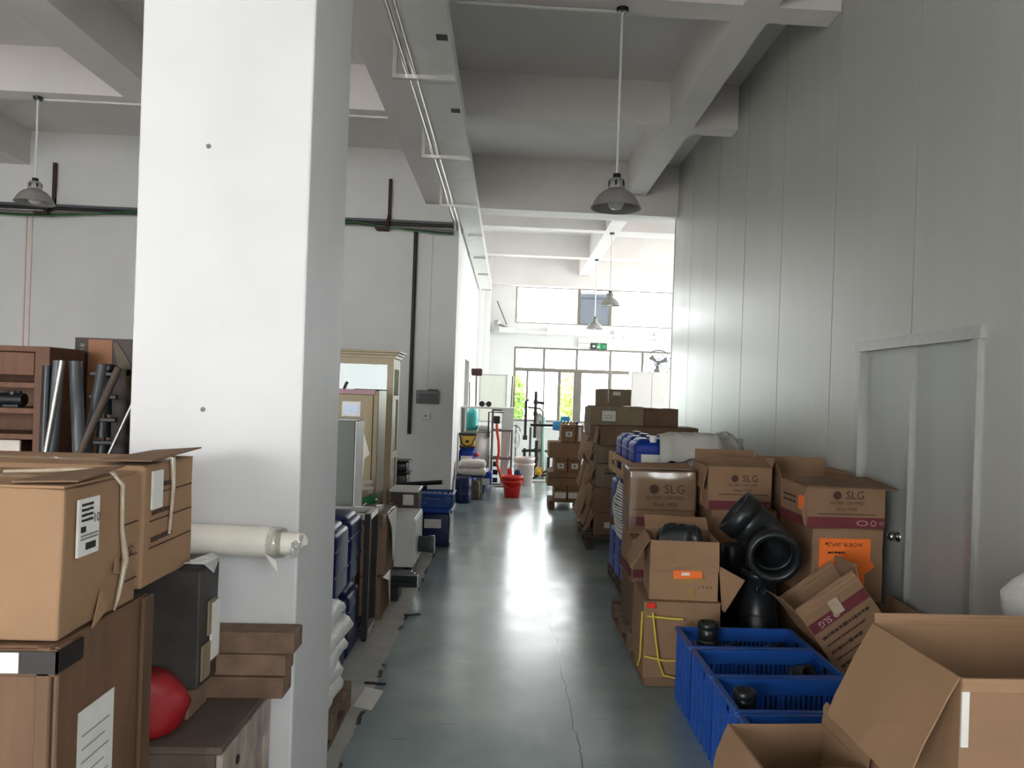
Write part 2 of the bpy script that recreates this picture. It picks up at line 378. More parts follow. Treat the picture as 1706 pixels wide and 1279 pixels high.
for a, b in ((.43, .48), (.845, .875), (1.19, 1.26), (1.57, 1.76), (2.40, 2.49), (3.2, 3.26), (3.9, 3.96)):
    MB().box(a, b, YF+.04, YF+.12, .95, 2.10).build('mullion', 'frame_metal', w2)
for a, b, g in ((.17, .43, 'green_glass'), (.48, .845, 'film_glass'), (.875, 1.19, 'film_glass'), (1.76, 2.40, 'film_glass'), (2.49, 3.2, 'clear_glass'), (3.26, 3.9, 'film_glass'), (3.96, 4.57, 'clear_glass')):
    MB().box(a, b, YF+.075, YF+.082, .95, 2.10).build('pane', g, w2)
struct(MB().box(WX0-.05, WX1+.05, YF-.05, YF+.03, .87, .9).build('trim_2', 'white_enamel'))

# right wall of tall sandwich panels
DY0, DY1, DZ = 3.69, 4.97, 1.965
wr = struct(MB().box(2.33, 2.36, YB, 10.93, 0, Z_SLAB).build('wall_right', 'panel_metal')) if False else None
wr = bpy.data.objects.new('wall_right', None); COL.objects.link(wr); struct(wr)
seams = [10.93, 9.90, 8.64, 7.60, 6.545, 5.45, 4.34, 3.25, 2.16, 1.07, -.02, -1.1, -2.2, -3.3, -4.4, -5.5, YB]
for y1, y0 in zip(seams, seams[1:]):
    mb = MB(); a, b = y0+.006, y1-.006
    segs = [(a, b, 0, Z_SLAB)] if not (y1 <= -1.0 and y0 >= -5.6) else [(y0, y1, 0, 1.3), (y0, y1, 4.0, Z_SLAB)]
    if y0 < DY1 and y1 > DY0:
        segs = [(max(a, DY1), b, 0, Z_SLAB)] if b > DY1 else [(a, DY0, 0, Z_SLAB)]
        segs.append((max(a, DY0), min(b, DY1), DZ, Z_SLAB))
    for q0, q1, z0, z1 in segs: mb.box(2.29, 2.34, q0, q1, z0, z1)
    mb.build('wall_panel', 'panel_metal', wr)
MB().box(2.315, 2.345, YB, -5.5, 0, Z_SLAB).box(2.315, 2.345, -5.5, -1.1, 0, 1.3).box(2.315, 2.345, -5.5, -1.1, 4.0, Z_SLAB).box(2.315, 2.345, -1.1, DY0, 0, Z_SLAB).box(2.315, 2.345, DY1, 10.93, 0, Z_SLAB).box(2.315, 2.345, DY0, DY1, DZ, Z_SLAB).build('seam_backing', 'dark_steel', wr)
MB().box(2.285, 2.35, 10.93, 10.95, 0, Z_SLAB).build('edge_trim', 'aluminium', wr)
MB().box(2.285, 2.2895, 5.72, 5.80, 1.02, 1.16).build('paper_scrap', 'white_paper', wr)
w4 = struct(MB().box(2.3, 2.34, -5.5, -1.1, 1.3, 1.35).box(2.3, 2.34, -5.5, -1.1, 3.95, 4.0).build('window_4', 'frame_metal'))
for y in (-5.47, -4.4, -3.3, -2.2, -1.13): MB().box(2.3, 2.34, y-.03, y+.03, 1.35, 3.95).build('mullion', 'frame_metal', w4)
for y in (-5.47, -4.4, -3.3, -2.2): MB().box(2.318, 2.325, y+.03, y+1.04, 1.35, 3.95).build('pane', 'clear_glass', w4)
dr = bpy.data.objects.new('door_1', None); COL.objects.link(dr); struct(dr)
MB().box(2.305, 2.335, DY0+.03, 4.335, .005, DZ-.03).build('door_leaf', 'door_metal', dr)
lf = MB().box(2.305, 2.335, 4.345, DY1-.03, .005, DZ-.03).build('door_leaf', 'door_metal', dr)
MB().box(2.27, 2.31, DY0-.02, DY0+.03, 0, DZ+.02).box(2.27, 2.31, DY1-.03, DY1+.015, 0, DZ-.03).box(2.262, 2.31, DY0-.05, DY1+.03, DZ-.03, DZ+.035).build('door_frame', 'aluminium', dr)
MB().box(2.285, 2.306, 4.32, 4.36, .005, DZ-.03).build('meeting_stile', 'aluminium', dr)
kn = MB().lathe([(.0, .062), (.018, .06), (.027, .046), (.024, .03), (.012, .024), (.012, .008), (.03, .006), (.032, 0)], 18, M=Matrix.Translation((2.305, 4.44, .83)) @ Matrix.Rotation(R(-90), 4, 'Y')).build('door_knob', 'steel', lf)

# ------------------------------------------------------------------ services on walls and ceiling
def pipes_from(bars, name, material, parent, r, n=8):
    for b in bars: MB().tube(b, r, n).build(name, material, parent)
tr = thing('cable_trough', 'long white cable trough hung under the girder above the aisle', 'cable trough', (-.6, 0, 3.81))
MB().box(-.10, .155, -4, 17.45, .03, .04).box(-.10, -.09, -4, 17.45, .04, .11).build('tray', 'white_enamel', tr)
MB().box(.145, .162, -4, 17.45, .012, .13).build('lip', 'white_enamel', tr)
for y in (1.8, 3.73, 5.64, 7.54, 9.51, 11.28, 13.15, 15.0, 17.3):
    b = MB().box(-.30, .165, y-.02, y+.02, .0, .03).build('bracket_arm', 'galvanised', tr)
    zt = .31
    if y > 10.7:
        b.scale = (.45, 1, 1); b.location = (.09, 0, 0)
        MB().box(-.15, -.12, y-.02, y+.02, .03, 1.05).build('hanger_strut', 'galvanised', tr)
    else:
        MB().box(-.30, -.27, y-.02, y+.02, .03, zt).build('hanger_strut', 'galvanised', tr)
for y in (6.3, 5.0):
    MB().box(.07, .15, y-.035, y+.035, .022, .03).build('knockout', 'dark_steel', tr)
for i, (x, z) in enumerate(((-.795, 3.857), (-.745, 3.857))):
    cdt = MB().tube([(x, -4, z), (x, 10.3, z), (x+.005, 10.48, z-.01), (x, 10.6, z-.1)], .017, 10).build('conduit', 'steel')
    tag(cdt, ('shiny steel conduit running beside the trough on its hall side', 'shiny steel conduit tucked against the trough tray')[i], 'conduit')
ct = thing('cable_tray', 'bundle of dark cables and pipes along the rear hall wall', 'cable tray', (-5, 10.6, 3.8))
for i, (dy, dz, r, sag) in enumerate(((0, 0, .022, 0), (.03, .045, .02, 0), (-.03, -.03, .014, .03), (-.05, -.02, .010, .08), (-.06, 0, .008, .12))):
    pts = []
    for k in range(0, 41):
        x = -4.4+8.6*k/40; pts.append((x, dy, dz-.018*(x-4)*0-sag*abs(math.sin(x*1.1))))
    MB().tube(pts, r, 8).build('cable', ('dark_steel', 'grey_pipe', 'grey_paint', 'dark_steel', 'green_hose')[i], ct)
for x in (-1.68, -6.08):
    MB().box(x+5-.02, x+5+.02, .06, .095, .02, .62).build('bracket_post', 'rust_steel', ct)
    MB().plate([(x+5-.02, .095, .18), (x+5-.02, -.12, -.06), (x+5-.02, -.1, -.1), (x+5-.02, .095, .02)], .04).build('bracket_gusset', 'rust_steel', ct)
    MB().box(x+5-.16, x+5, -.1, .095, -.09, -.06).build('bracket_foot', 'rust_steel', ct)
tag(MB().tube([(-1.315, 10.655, 3.74), (-1.315, 10.66, 3.6), (-1.315, 10.66, 1.05), (-1.315, 10.66, .98)], .026, 12).build('drop_pipe', 'dark_steel'), 'dark vertical pipe fixed to the rear wall under the cable tray', 'pipe')
tag(MB().box(-1.105, -1.09, 10.685, 10.70, 1.58, 3.75).build('wall_conduit', 'wall_paint'), 'thin white conduit rising from the grey breaker box', 'conduit')
for i, x in enumerate((-6.44, -6.37)):
    tag(MB().box(x, x+.02, 10.68, 10.70, .0, 3.74).build('wall_conduit', 'pink_plastic'), 'thin pinkish conduit, one of a pair, down the rear hall wall', 'conduit', 'paired pink conduits')
bb = thing('breaker_box', 'grey plastic breaker box on the rear wall above a socket', 'breaker box', (-1.08, 10.7, 1.40))
MB().rbox(-.155, .155, -.07, 0, 0, .18, .01).build('body', 'grey_paint', bb)
MB().rbox(-.12, .12, -.085, -.07, .05, .13, .006).build('cover', 'grey_pipe', bb)
MB().box(-.0, .13, -.05, -.02, .18, .195).build('cable_entry', 'black_plastic', bb)
so = thing('wall_socket', 'small white wall socket below the grey breaker box', 'socket', (-1.097, 10.7, 1.185))
MB().rbox(-.05, .05, -.03, 0, 0, .095, .006).build('plate', 'white_plastic', so)
MB().box(-.025, .02, -.033, -.028, .035, .06).build('outlet', 'grey_ink', so)
# pipe, sign and emergency lamp on the far wall
fp = thing('wall_pipe', 'white horizontal pipe along the far wall between the windows', 'pipe', (0, 18.5, 3.02))
MB().tube([(-.35, 0, 0), (4.4, 0, -.02)], .035, 10).build('pipe', 'white_enamel', fp)
for x in (.9, 2.5, 3.5): MB().box(x-.02, x+.02, -.02, .15, -.06, .12).build('clip', 'white_enamel', fp)
MB().lathe([(.0, 0), (.05, 0), (.05, .12), (0, .12)], 12, M=Matrix.Translation((2.7, 0, -.02)) @ Matrix.Rotation(R(90), 4, 'Y')).build('coupling', 'white_plastic', fp)
ex = thing('exit_sign', 'green and dark exit sign under the white wall pipe', 'exit sign', (2.14, 18.6, 2.67))
MB().rbox(-.19, .19, -.03, .05, 0, .16, .006).build('housing', 'sign_dark', ex)
MB().box(-.06, .06, -.036, -.03, .02, .14).build('running_figure_field', 'exit_green', ex)
MB().box(.075, .17, -.036, -.03, .03, .13).build('letter_field', 'exit_green', ex)
fx = Face(ex, 'front', .38, .072, .16)
MB().plate([(-.165, -.037, .08), (-.125, -.037, .04), (-.125, -.037, .065), (-.085, -.037, .065), (-.085, -.037, .095), (-.125, -.037, .095), (-.125, -.037, .12)], .002).build('arrow', 'white_paper', ex)
MB().lathe([(0, 0), (.014, .003), (.014, .02), (0, .024)], 10, M=Matrix.Translation((.01, -.04, .122)) ).build('figure_head', 'white_paper', ex)
MB().plate([(-.02, -.038, .10), (.02, -.038, .10), (.0, -.038, .06), (.03, -.038, .035), (.015, -.038, .03), (-.02, -.038, .055), (-.045, -.038, .03), (-.05, -.038, .04)], .002).build('figure_body', 'white_paper', ex)
el = thing('emergency_light', 'pale twin emergency light box beside the exit sign', 'emergency light', (1.78, 18.6, 2.72))
MB().rbox(-.14, .14, -.04, .05, 0, .2, .008).build('box', 'white_plastic', el)
MB().box(-.13, .13, -.045, -.04, .09, .10).build('slot', 'grey_ink', el)
sp = thing('spot_light_unit', 'white wall unit with a round spotlight head near the pilaster', 'spotlight', (-.2, 18.4, 2.98))
MB().rbox(-.06, .32, -.08, .22, 0, .13, .012).build('box', 'white_plastic', sp)
MB().lathe([(0, 0), (.07, .01), (.075, .08), (.03, .14), (0, .14)], 16, M=Matrix.Translation((-.17, -.02, .2)) @ Matrix.Rotation(R(70), 4, 'Y')).build('lamp_head', 'steel', sp)
MB().tube([(-.1, 0, .2), (.1, .02, .14), (.3, .04, .08)], .02, 8).build('cable', 'grey_paint', sp)
MB().tube([(-.12, .1, .75), (.12, .1, .2)], .015, 8).build('stay', 'grey_paint', sp)
# wall fan
fn = thing('wall_fan', 'round caged wall fan in front of the far transom window', 'fan', (3.55, 18.45, 2.40))
for rr in (.3, .2, .1):
    MB().tube([(rr*math.cos(a*math.pi/14), -.08+.04*(.3-rr), rr*math.sin(a*math.pi/14)) for a in range(29)], .013, 6).build('cage_ring', 'grey_pipe', fn)
for k in range(12):
    q = k*math.pi/6; MB().tube([(.03*math.cos(q), -.1, .03*math.sin(q)), (.3*math.cos(q), -.08, .3*math.sin(q))], .004, 5).build('cage_wire', 'grey_pipe', fn)
for k in range(3):
    q = k*2*math.pi/3+.4
    MB().plate([(.04*math.cos(q-.4), -.02, .04*math.sin(q-.4)), (.25*math.cos(q-.3), 0, .25*math.sin(q-.3)), (.26*math.cos(q+.3), -.05, .26*math.sin(q+.3)), (.05*math.cos(q+.5), -.04, .05*math.sin(q+.5))], .006).build('blade', 'grey_paint', fn)
MB().cyl((0, -.1, 0), (0, .08, 0), .06).build('motor', 'grey_pipe', fn)
MB().cyl((0, .05, 0), (0, .22, -.05), .025).build('arm', 'grey_pipe', fn)

# pendant lamps
def pendant(x, y, drop, label, zc=Z_BEAM, run=None):
    t = thing('pendant_lamp', label, 'pendant lamp', (x, y, zc-drop))      # origin at the shade rim
    MB().lathe([(.0, .135), (.062, .135), (.068, .128), (.100, .112), (.130, .085), (.155, .050), (.172, .015), (.178, 0), (.184, -.002), (.180, -.006), (.172, .004), (.164, .018), (.148, .048), (.124, .078), (.096, .103), (.066, .116), (.06, .128), (0, .128)], 32).build('shade', 'lamp_grey', t)
    MB().lathe([(.052, .13), (.062, .14), (.055, .205), (.038, .212), (0, .212)], 20).build('neck', 'lamp_grey', t)
    nk = t.children[-1]
    for k in range(6):
        q = k*math.pi/3+.3; MB().rbox(-.008, .008, -.004, .004, -.02, .02, .003, M=Matrix.Translation((.059*math.cos(q), .059*math.sin(q), .17)) @ Matrix.Rotation(q+math.pi/2, 4, 'Z')).build('vent_slot', 'black_plastic', nk)
    MB().cyl((0, 0, .205), (0, 0, .245), .03, .028, 16).build('socket_cap', 'black_plastic', t)
    MB().lathe([(0, -.012), (.03, -.008), (.055, .012), (.065, .04), (.06, .07), (.03, .11), (.02, .13)], 20).build('bulb', 'bulb_glass', t)
    MB().tube([(0, 0, .24), (0, 0, drop)], .010, 8).build('rod', 'white_enamel', t)
    MB().cyl((0, 0, drop-.03), (0, 0, drop), .04, .045, 16).build('ceiling_rose', 'black_plastic', t)
    if run: MB().tube([(0, .03, drop-.012), (run, .03, drop-.012)], .012, 8).build('conduit', 'white_enamel', t)
    return t
pendant(.733, 5.60, 1.44, 'grey dome pendant lamp on the longest visible rod, over the aisle', run=-1.2)
pendant(1.70, 13.36, 1.25, 'small pendant lamp on the beam just past the deep girder', zc=Z_BEAM)
pendant(1.745, 16.06, 1.43, 'smallest pendant lamp, hanging before the exit sign', zc=Z_BEAM)
pendant(-4.8, 8.10, 1.06, 'grey pendant lamp in the side hall, near the wall cable bundle', run=4.2)

# ------------------------------------------------------------------ outside
struct(MB().box(-40, 40, YF+.4, 60, -.3, -.1).box(XR+.4, 40, -30, YF+.4, -.3, -.1).box(2.6, XR+.4, -30, 10.6, -.3, -.1).box(-40, XR+.4, -30, YB-.4, -.3, -.1).build('ground_outside', 'outside_ground'))
def tree(x, y, h, rw, label, seed):
    rnd = random.Random(seed); t = thing('tree', label, 'tree', (x, y, -.1), group='trees outside the windows')
    MB().tube([(0, 0, 0), (.05, .02, h*.4), (-.03, 0, h*.75)], [.12, .09, .04], 8).build('trunk', 'bark', t)
    mb = MB()
    for i in range(2600):
        p = Vector((rnd.gauss(0, 1), rnd.gauss(0, 1), rnd.gauss(0, 1))); p.normalize(); p *= rnd.random()**.4
        c = Vector((p.x*rw, p.y*rw, h*.55+p.z*h*.5)); s = rnd.uniform(.05, .11)
        a = Vector((rnd.uniform(-1, 1), rnd.uniform(-1, 1), rnd.uniform(-1, 1))).normalized(); b = a.orthogonal().normalized()
        mb.add([c-a*s, c+b*s*.5, c+a*s, c-b*s*.5], [(0, 1, 2, 3)])
    mb.build('crown', 'leaf', t)
tree(1.9, 23.5, 2.3, 1.2, 'leafy green tree seen through the open sliding window', 1)
tree(4.6, 23.8, 2.35, 1.2, 'leafy green tree behind the white cabinet', 2)
tree(.0, 24.5, 2.35, .6, 'leafy green tree behind the pane by the pilaster', 3)

# ------------------------------------------------------------------ generic goods
T = .004                                                     # carton wall thickness
def carton(label, x0, x1, y0, y1, z0, z1, rz=0., material='cardboard', amp=.006, tape=True, group=None, rot=None, loc=None):
    w, d, h = x1-x0, y1-y0, z1-z0
    t = thing('cardboard_box', label, 'box', loc or ((x0+x1)/2, (y0+y1)/2, z0), R(rz), group, rot)
    MB().rbox(-w/2, w/2, -d/2, d/2, 0, h-.005, .006, 2, 3, amp, smooth=False).build('body', material, t)
    g = .003
    if w >= d:
        MB().box(-w/2+.004, w/2-.004, -d/2+.004, -g, h-.006, h-.001).build('flap', material, t); MB().box(-w/2+.004, w/2-.004, g, d/2-.004, h-.006, h-.001).build('flap', material, t)
        if tape: MB().box(-w/2+.002, w/2-.002, -.024, .024, h-.001, h).build('tape', 'packing_tape', t)
    else:
        MB().box(-w/2+.004, -g, -d/2+.004, d/2-.004, h-.006, h-.001).build('flap', material, t); MB().box(g, w/2-.004, -d/2+.004, d/2-.004, h-.006, h-.001).build('flap', material, t)
        if tape: MB().box(-.024, .024, -d/2+.002, d/2-.002, h-.001, h).build('tape', 'packing_tape', t)
    t['dims'] = (w, d, h); return t
def open_carton(label, x0, x1, y0, y1, z0, z1, rz=0., material='cardboard', flaps=(), rot=None, loc=None):
    """flaps: (side, angle from vertical outwards in degrees, length[, skew])"""
    w, d, h = x1-x0, y1-y0, z1-z0
    t = thing('cardboard_box', label, 'box', loc or ((x0+x1)/2, (y0+y1)/2, z0), R(rz), None, rot)
    b = MB(); b.box(-w/2, w/2, -d/2, d/2, 0, T)
    b.box(-w/2, -w/2+T, -d/2, d/2, T, h).box(w/2-T, w/2, -d/2, d/2, T, h).box(-w/2+T, w/2-T, -d/2, -d/2+T, T, h).box(-w/2+T, w/2-T, d/2-T, d/2, T, h)
    b.build('body', material, t)
    for f in flaps:
        side, a, l = f[:3]; sk = f[3] if len(f) > 3 else 0.
        c, s_ = math.cos(R(a)), math.sin(R(a))
        if side == 'left': p0, p1, o, e = (-w/2-.001, -d/2, h), (-w/2-.001, d/2, h), Vector((-s_, 0, c)), Vector((0, sk, 0))
        if side == 'right': p0, p1, o, e = (w/2+.001, d/2, h), (w/2+.001, -d/2, h), Vector((s_, 0, c)), Vector((0, sk, 0))
        if side == 'front': p0, p1, o, e = (w/2, -d/2-.001, h), (-w/2, -d/2-.001, h), Vector((0, -s_, c)), Vector((sk, 0, 0))
        if side == 'back': p0, p1, o, e = (-w/2, d/2+.001, h), (w/2, d/2+.001, h), Vector((0, s_, c)), Vector((sk, 0, 0))
        p0, p1 = Vector(p0), Vector(p1); n = 5; mb = MB()
        nrm = (p1-p0).cross(o).normalized()
        vs = []
        for th in (0, T):
            for i in range(n+1):
                k = i/n; q = o*l*k+e*k+nrm*(math.sin(k*2.2)*.012*l/.2)+nrm*th
                for j in range(5):
                    m_ = j/4; wob = (noise.noise(Vector((j*1.7+p0.x*9, i*1.3, l*20)))*.008*k)
                    vs.append(p0.lerp(p1, m_)+q+nrm*wob)
        N5 = (n+1)*5; fs = []
        for i in range(n):
            for j in range(4):
                a_ = i*5+j; fs.append((a_, a_+5, a_+6, a_+1)); fs.append((N5+a_, N5+a_+1, N5+a_+6, N5+a_+5))
        rim = [i for i in range(5)]+[i*5+4 for i in range(1, n+1)]+[n*5+j for j in (3, 2, 1, 0)]+[i*5 for i in range(n-1, 0, -1)]
        for i in range(len(rim)): a_, b_ = rim[i], rim[(i+1) % len(rim)]; fs.append((a_, b_, b_+N5, a_+N5))
        mb.add(vs, fs).build('flap', material, t)
    t['dims'] = (w, d, h); return t
def face(t, side): return Face(t, side, *t['dims'])
def slg(t, u=0., v=.2, s=1., band=(.02, .075), small=True, front='front'):
    w, d, h = t['dims']; f = face(t, front); W = w if front == 'front' else d
    f.text('SLG', 'brown_ink', u+.045*s, v, .062*s)
    f.ring('emblem', 'brown_ink', u-.055*s, v, .0, .023*s)
    f.text('ISO 9001 CERTIFIED', 'brown_ink', u, v-.042*s, .022*s); f.text('Since 1970', 'brown_ink', u, v-.075*s, .026*s)
    if small: f.dashes('brown_ink', u-.16*s, u+.16*s, v-.102*s, .005, 3)
    if band:
        b = f.rect('band', 'maroon_ink', -W/2+.005, W/2-.005, band[0], band[1], n=.005)
        c = (band[0]+band[1])/2
        f.ring('swoosh', 'pale_ink', W*.20, c, .012, .015, 2.2, n=.0085, parent=b); f.ring('ring_mark', 'pale_ink', W*.34, c, .012, .016, n=.0085, parent=b); f.text('CI', 'pale_ink', W*.44, c, .026, n=.0085, parent=b)
def note(t, side, u0, u1, v0, v1, body=None, ang=0., size=.03, n=.0055):
    f = face(t, side); r = f.rect('orange_note', 'orange_paper', u0, u1, v0, v1, n=n, ang=ang); r['label'] = 'bright orange paper note'
    if body: f.text(body, 'black_ink', (u0+u1)/2, v1-.035, size, n=n+.003, ang=ang, parent=r)
    return f
def pallet(label, x0, x1, y0, y1, z=0., h=.12, material='pallet_wood', along='x', slats=6, rz=0.):
    w, d = x1-x0, y1-y0; t = thing('wooden_pallet', label, 'pallet', ((x0+x1)/2, (y0+y1)/2, z), R(rz))
    for i in range(slats):
        y = -d/2+(d-.09)*i/(slats-1); MB().rbox(-w/2, w/2, y, y+.09, h-.02, h, .003, 1).build('deck_board', material, t)
    for i in range(3):
        x = -w/2+(w-.08)*i/2
        MB().rbox(x, x+.08, -d/2, d/2, h-.038, h-.02, .003, 1).build('stringer_board', material, t)
        MB().rbox(x, x+.08, -d/2, d/2, 0, .018, .003, 1).build('bottom_board', material, t)
        for j in range(3):
            y = -d/2+(d-.1)*j/2; MB().rbox(x, x+.08, y, y+.1, .018, h-.038, .004, 1).build('block', material, t)
    return t
def jerrycan(label, x, y, z, w=.28, d=.31, h=.40, rz=0., material='can_blue', group=None, lab=False):
    t = thing('jerrycan', label, 'jerrycan', (x, y, z), R(rz), group)
    b = MB(); b.rbox(-w/2, w/2, -d/2, d/2, 0, h*.86, .035, 4)
    b.rbox(-w/2+.03, w/2-.03, -d/2+.03, d/2-.03, h*.8, h*.93, .03, 3)
    b.build('body', material, t)
    for k in (.3, .62): MB().rbox(-w/2-.003, w/2+.003, -d/2-.003, d/2+.003, h*k, h*k+.015, .007, 2).build('rib', material, t)
    MB().rbox(-.02, .02, -d*.25, d*.3, h*.93, h*.99, .012, 2).build('handle', material, t)
    MB().cyl((0, -d*.36, h*.86), (0, -d*.36, h), .03, .028, 14).build('cap', 'white_plastic' if lab else 'black_plastic', t)
    if lab: MB().box(-w*.32, w*.32, -d/2-.004, -d/2+.004, h*.34, h*.60).build('label', 'white_paper', t)
    return t
def sack_mb(w, d, h, seed=0, nu=18, nv=14, crease=.012):
    o = Vector((seed*3.1, seed*7.7, 0)); mb = MB(); vs = []; idx = {}
    def pt(i, j, sgn):
        u = -1+2*i/nu; v = -1+2*j/nv
        e = (max(0, 1-abs(u)**4.5)**.33)*(max(0, 1-abs(v)**4.5)**.33)
        pin = 1-.07*(1-abs(u)**2) if abs(v) > .8 else 1; pin2 = 1-.05*(1-abs(v)**2) if abs(u) > .8 else 1
        p = Vector((u*w/2*pin2, v*d/2*pin, sgn*h/2*e))
        p.x *= 1-.13*abs(v)**7; p.y *= 1-.13*abs(u)**7
        n = noise.noise_vector(Vector((u*2.5, v*2.5, sgn))+o)*crease*1.3+noise.noise_vector(Vector((u*7, v*7, sgn*2))+o)*crease*.55
        if e < .02: n.z *= .4
        return p+n
    for sgn in (1, -1):
        for i in range(nu+1):
            for j in range(nv+1):
                edge = i in (0, nu) or j in (0, nv)
                if sgn == -1 and edge: idx[(i, j, -1)] = idx[(i, j, 1)]; continue
                idx[(i, j, sgn)] = len(vs); vs.append(pt(i, j, sgn))
    fs = []
    for i in range(nu):
        for j in range(nv):
            fs.append((idx[i, j, 1], idx[i+1, j, 1], idx[i+1, j+1, 1], idx[i, j+1, 1])); fs.append((idx[i, j, -1], idx[i, j+1, -1], idx[i+1, j+1, -1], idx[i+1, j, -1]))
    return mb.add(vs, fs, True)
def sack(label, x, y, z, w, d, h, rz=0., material='sack_white', seed=1, group=None, rot=None, crease=.012, name='sack', cat='sack'):
    o = sack_mb(w, d, h, seed, crease=crease).build(name, material, None, (x, y, z+h/2), rot or (0, 0, R(rz)))
    return tag(o, label, cat, group)
def plastic_crate(label, x0, x1, y0, y1, z0, h, rz=0., material='blue_plastic', nslot=26):
    w, d = x1-x0, y1-y0; t = thing('plastic_crate', label, 'crate', ((x0+x1)/2, (y0+y1)/2, z0), R(rz)); k = .010
    b = MB(); ins = .02
    b.box(-w/2+ins, w/2-ins, -d/2+ins, d/2-ins, 0, .008)
    def wall(a0, a1, fixed, axis, holes):
        def bx(p, q, za, zb):
            if axis == 'x': b.box(p, q, fixed-k/2, fixed+k/2, za, zb)
            else: b.box(fixed-k/2, fixed+k/2, p, q, za, zb)
        zs1, zs2 = h*.58, h*.82
        bx(a0, a1, 0, h*.22); bx(a0, a1, h*.42, zs1); 
        n = holes; st = (a1-a0)/n
        for i in range(n): bx(a0+i*st, a0+i*st+st*.48, zs1, zs2); bx(a0+i*st, a0+i*st+st*.52, h*.22, h*.42)
        if axis == 'x': bx(a0, a1, zs2, h)
        else:
            m_ = (a0+a1)/2; bx(a0, m_-.055, zs2, h); bx(m_+.055, a1, zs2, h); bx(m_-.055, m_+.055, h*.93, h)
    wall(-w/2+ins, w/2-ins, -d/2+ins, 'x', nslot); wall(-w/2+ins, w/2-ins, d/2-ins, 'x', nslot)
    wall(-d/2+ins, d/2-ins, -w/2+ins, 'y', nslot//2); wall(-d/2+ins, d/2-ins, w/2-ins, 'y', nslot//2)
    for i in range(5):
        y = -d/2+ins+(d-2*ins-.012)*i/4
        for x in (-w/2+ins-.012, w/2-ins): b.box(x, x+.012, y, y+.012, 0, h-.02)
    for i in range(7):
        x = -w/2+ins+(w-2*ins-.012)*i/6
        for y in (-d/2+ins-.012, d/2-ins): b.box(x, x+.012, y, y+.012, 0, h-.02)
    b.build('body', material, t)
    r = MB(); q = .022
    r.rbox(-w/2, w/2, -d/2, -d/2+q, h-.02, h, .006).rbox(-w/2, w/2, d/2-q, d/2, h-.02, h, .006).rbox(-w/2, -w/2+q, -d/2+q, d/2-q, h-.02, h, .006).rbox(w/2-q, w/2, -d/2+q, d/2-q, h-.02, h, .006)
    r.build('rim', material, t)
    return t
def pipe_piece(label, p0, p1, r, wall=.008, material='black_plastic', name='pipe_fitting', collar=True):
    p0, p1 = Vector(p0), Vector(p1); a = (p1-p0); L_ = a.length
    M = Matrix.Translation(p0) @ a.to_track_quat('Z', 'Y').to_matrix().to_4x4()
    t = thing(name, label, 'pipe fitting', p0)
    t.rotation_euler = a.to_track_quat('Z', 'Y').to_euler()
    MB().lathe([(r-wall, 0), (r, 0), (r, L_), (r-wall, L_), (r-wall, 0)], 28).build('tube', material, t)
    if collar:
        for z in (0, L_*.72): MB().lathe([(r, z), (r*1.09, z+.004), (r*1.09, z+L_*.26), (r, z+L_*.28)], 28).build('collar', material, t)
    return t
def coil(mb, c, r, turns, pr, seed=0, flat=.5):
    rnd = random.Random(seed); pts = []
    for i in range(turns*18+1):
        q = 2*math.pi*i/18; k = i/18
        pts.append((c[0]+(r+rnd.uniform(-.006, .006))*math.cos(q), c[1]+r*flat*math.sin(q), c[2]+k*pr*1.7+.012*math.sin(q*1.7)))
    mb.tube(pts, pr, 8)

# ------------------------------------------------------------------ left foreground pile
wc = thing('wooden_crate', 'tall brown plywood crate with steel corner strap and pasted sheet', 'crate', (-1.42, 1.885, 0))
w_, d_, h_ = 1.0, .43, 1.04
MB().rbox(-.5, .5, -.215, .215, 0, h_, .004, 1).build('body', 'crate_wood', wc)
for y in (-.19, .19): MB().rbox(.5, .512, y-.028, y+.028, 0, h_, .003, 1).build('batten', 'crate_wood', wc)
for y in (-.19, .19): MB().rbox(.47, .4999, -.2265, -.215, 0, h_, .003, 1).build('batten', 'crate_wood', wc) if y < 0 else None
MB().rbox(-.5, .512, -.2265, -.215, h_-.06, h_-.004, .003, 1).build('batten', 'crate_wood', wc)
st = MB().box(.36, .516, -.231, -.2268, h_-.052, h_-.006).box(.512, .516, -.231, -.13, h_-.052, h_-.006).build('corner_strap', 'dark_steel', wc)
MB().box(.33, .44, -.2335, -.2312, h_-.05, h_-.008).build('strap_label', 'white_paper', st)
MB().lathe([(0, 0), (.009, 0)], 12, M=Matrix.Translation((.385, -.234, h_-.028)) @ Matrix.Rotation(R(90), 4, 'X')).build('strap_stamp', 'black_ink', st)
ps = MB().box(.5005, .5025, -.115, .04, .64, .86).build('pasted_sheet', 'white_paper', wc)
for i in range(5): MB().box(.5026, .503, -.10, .02-.02*(i % 2), .80-.03*i, .803-.03*i).build('written_line', 'grey_ink', ps)
def shipping_label(t, side, u0, u1, v0, v1):
    f = face(t, side); l = f.rect('shipping_label', 'white_paper', u0, u1, v0, v1, n=.008); W_, H_ = u1-u0, v1-v0
    f.text('10', 'black_ink', u0+W_*.8, v0+H_*.62, .03, n=.012, parent=l)
    f.rect('barcode_block', 'black_ink', u0+W_*.1, u0+W_*.3, v0+H_*.42, v0+H_*.52, n=.011, t=.001, parent=l)
    for i in range(7): f.rect('barcode_bar', 'black_ink', u0+W_*.35+i*W_*.07, u0+W_*.35+i*W_*.07+W_*.03, v0+H_*.10, v0+H_*.22, n=.011, t=.001, parent=l)
    for i in range(4): f.dashes('black_ink', u0+W_*.12, u0+W_*.62, v0+H_*(.9-.09*i), .006, i, n=.0125, parent=l)
    for i in range(2): f.dashes('grey_ink', u0+W_*.1, u0+W_*.9, v0+H_*(.36-.06*i), .004, i+9, n=.0125, parent=l)
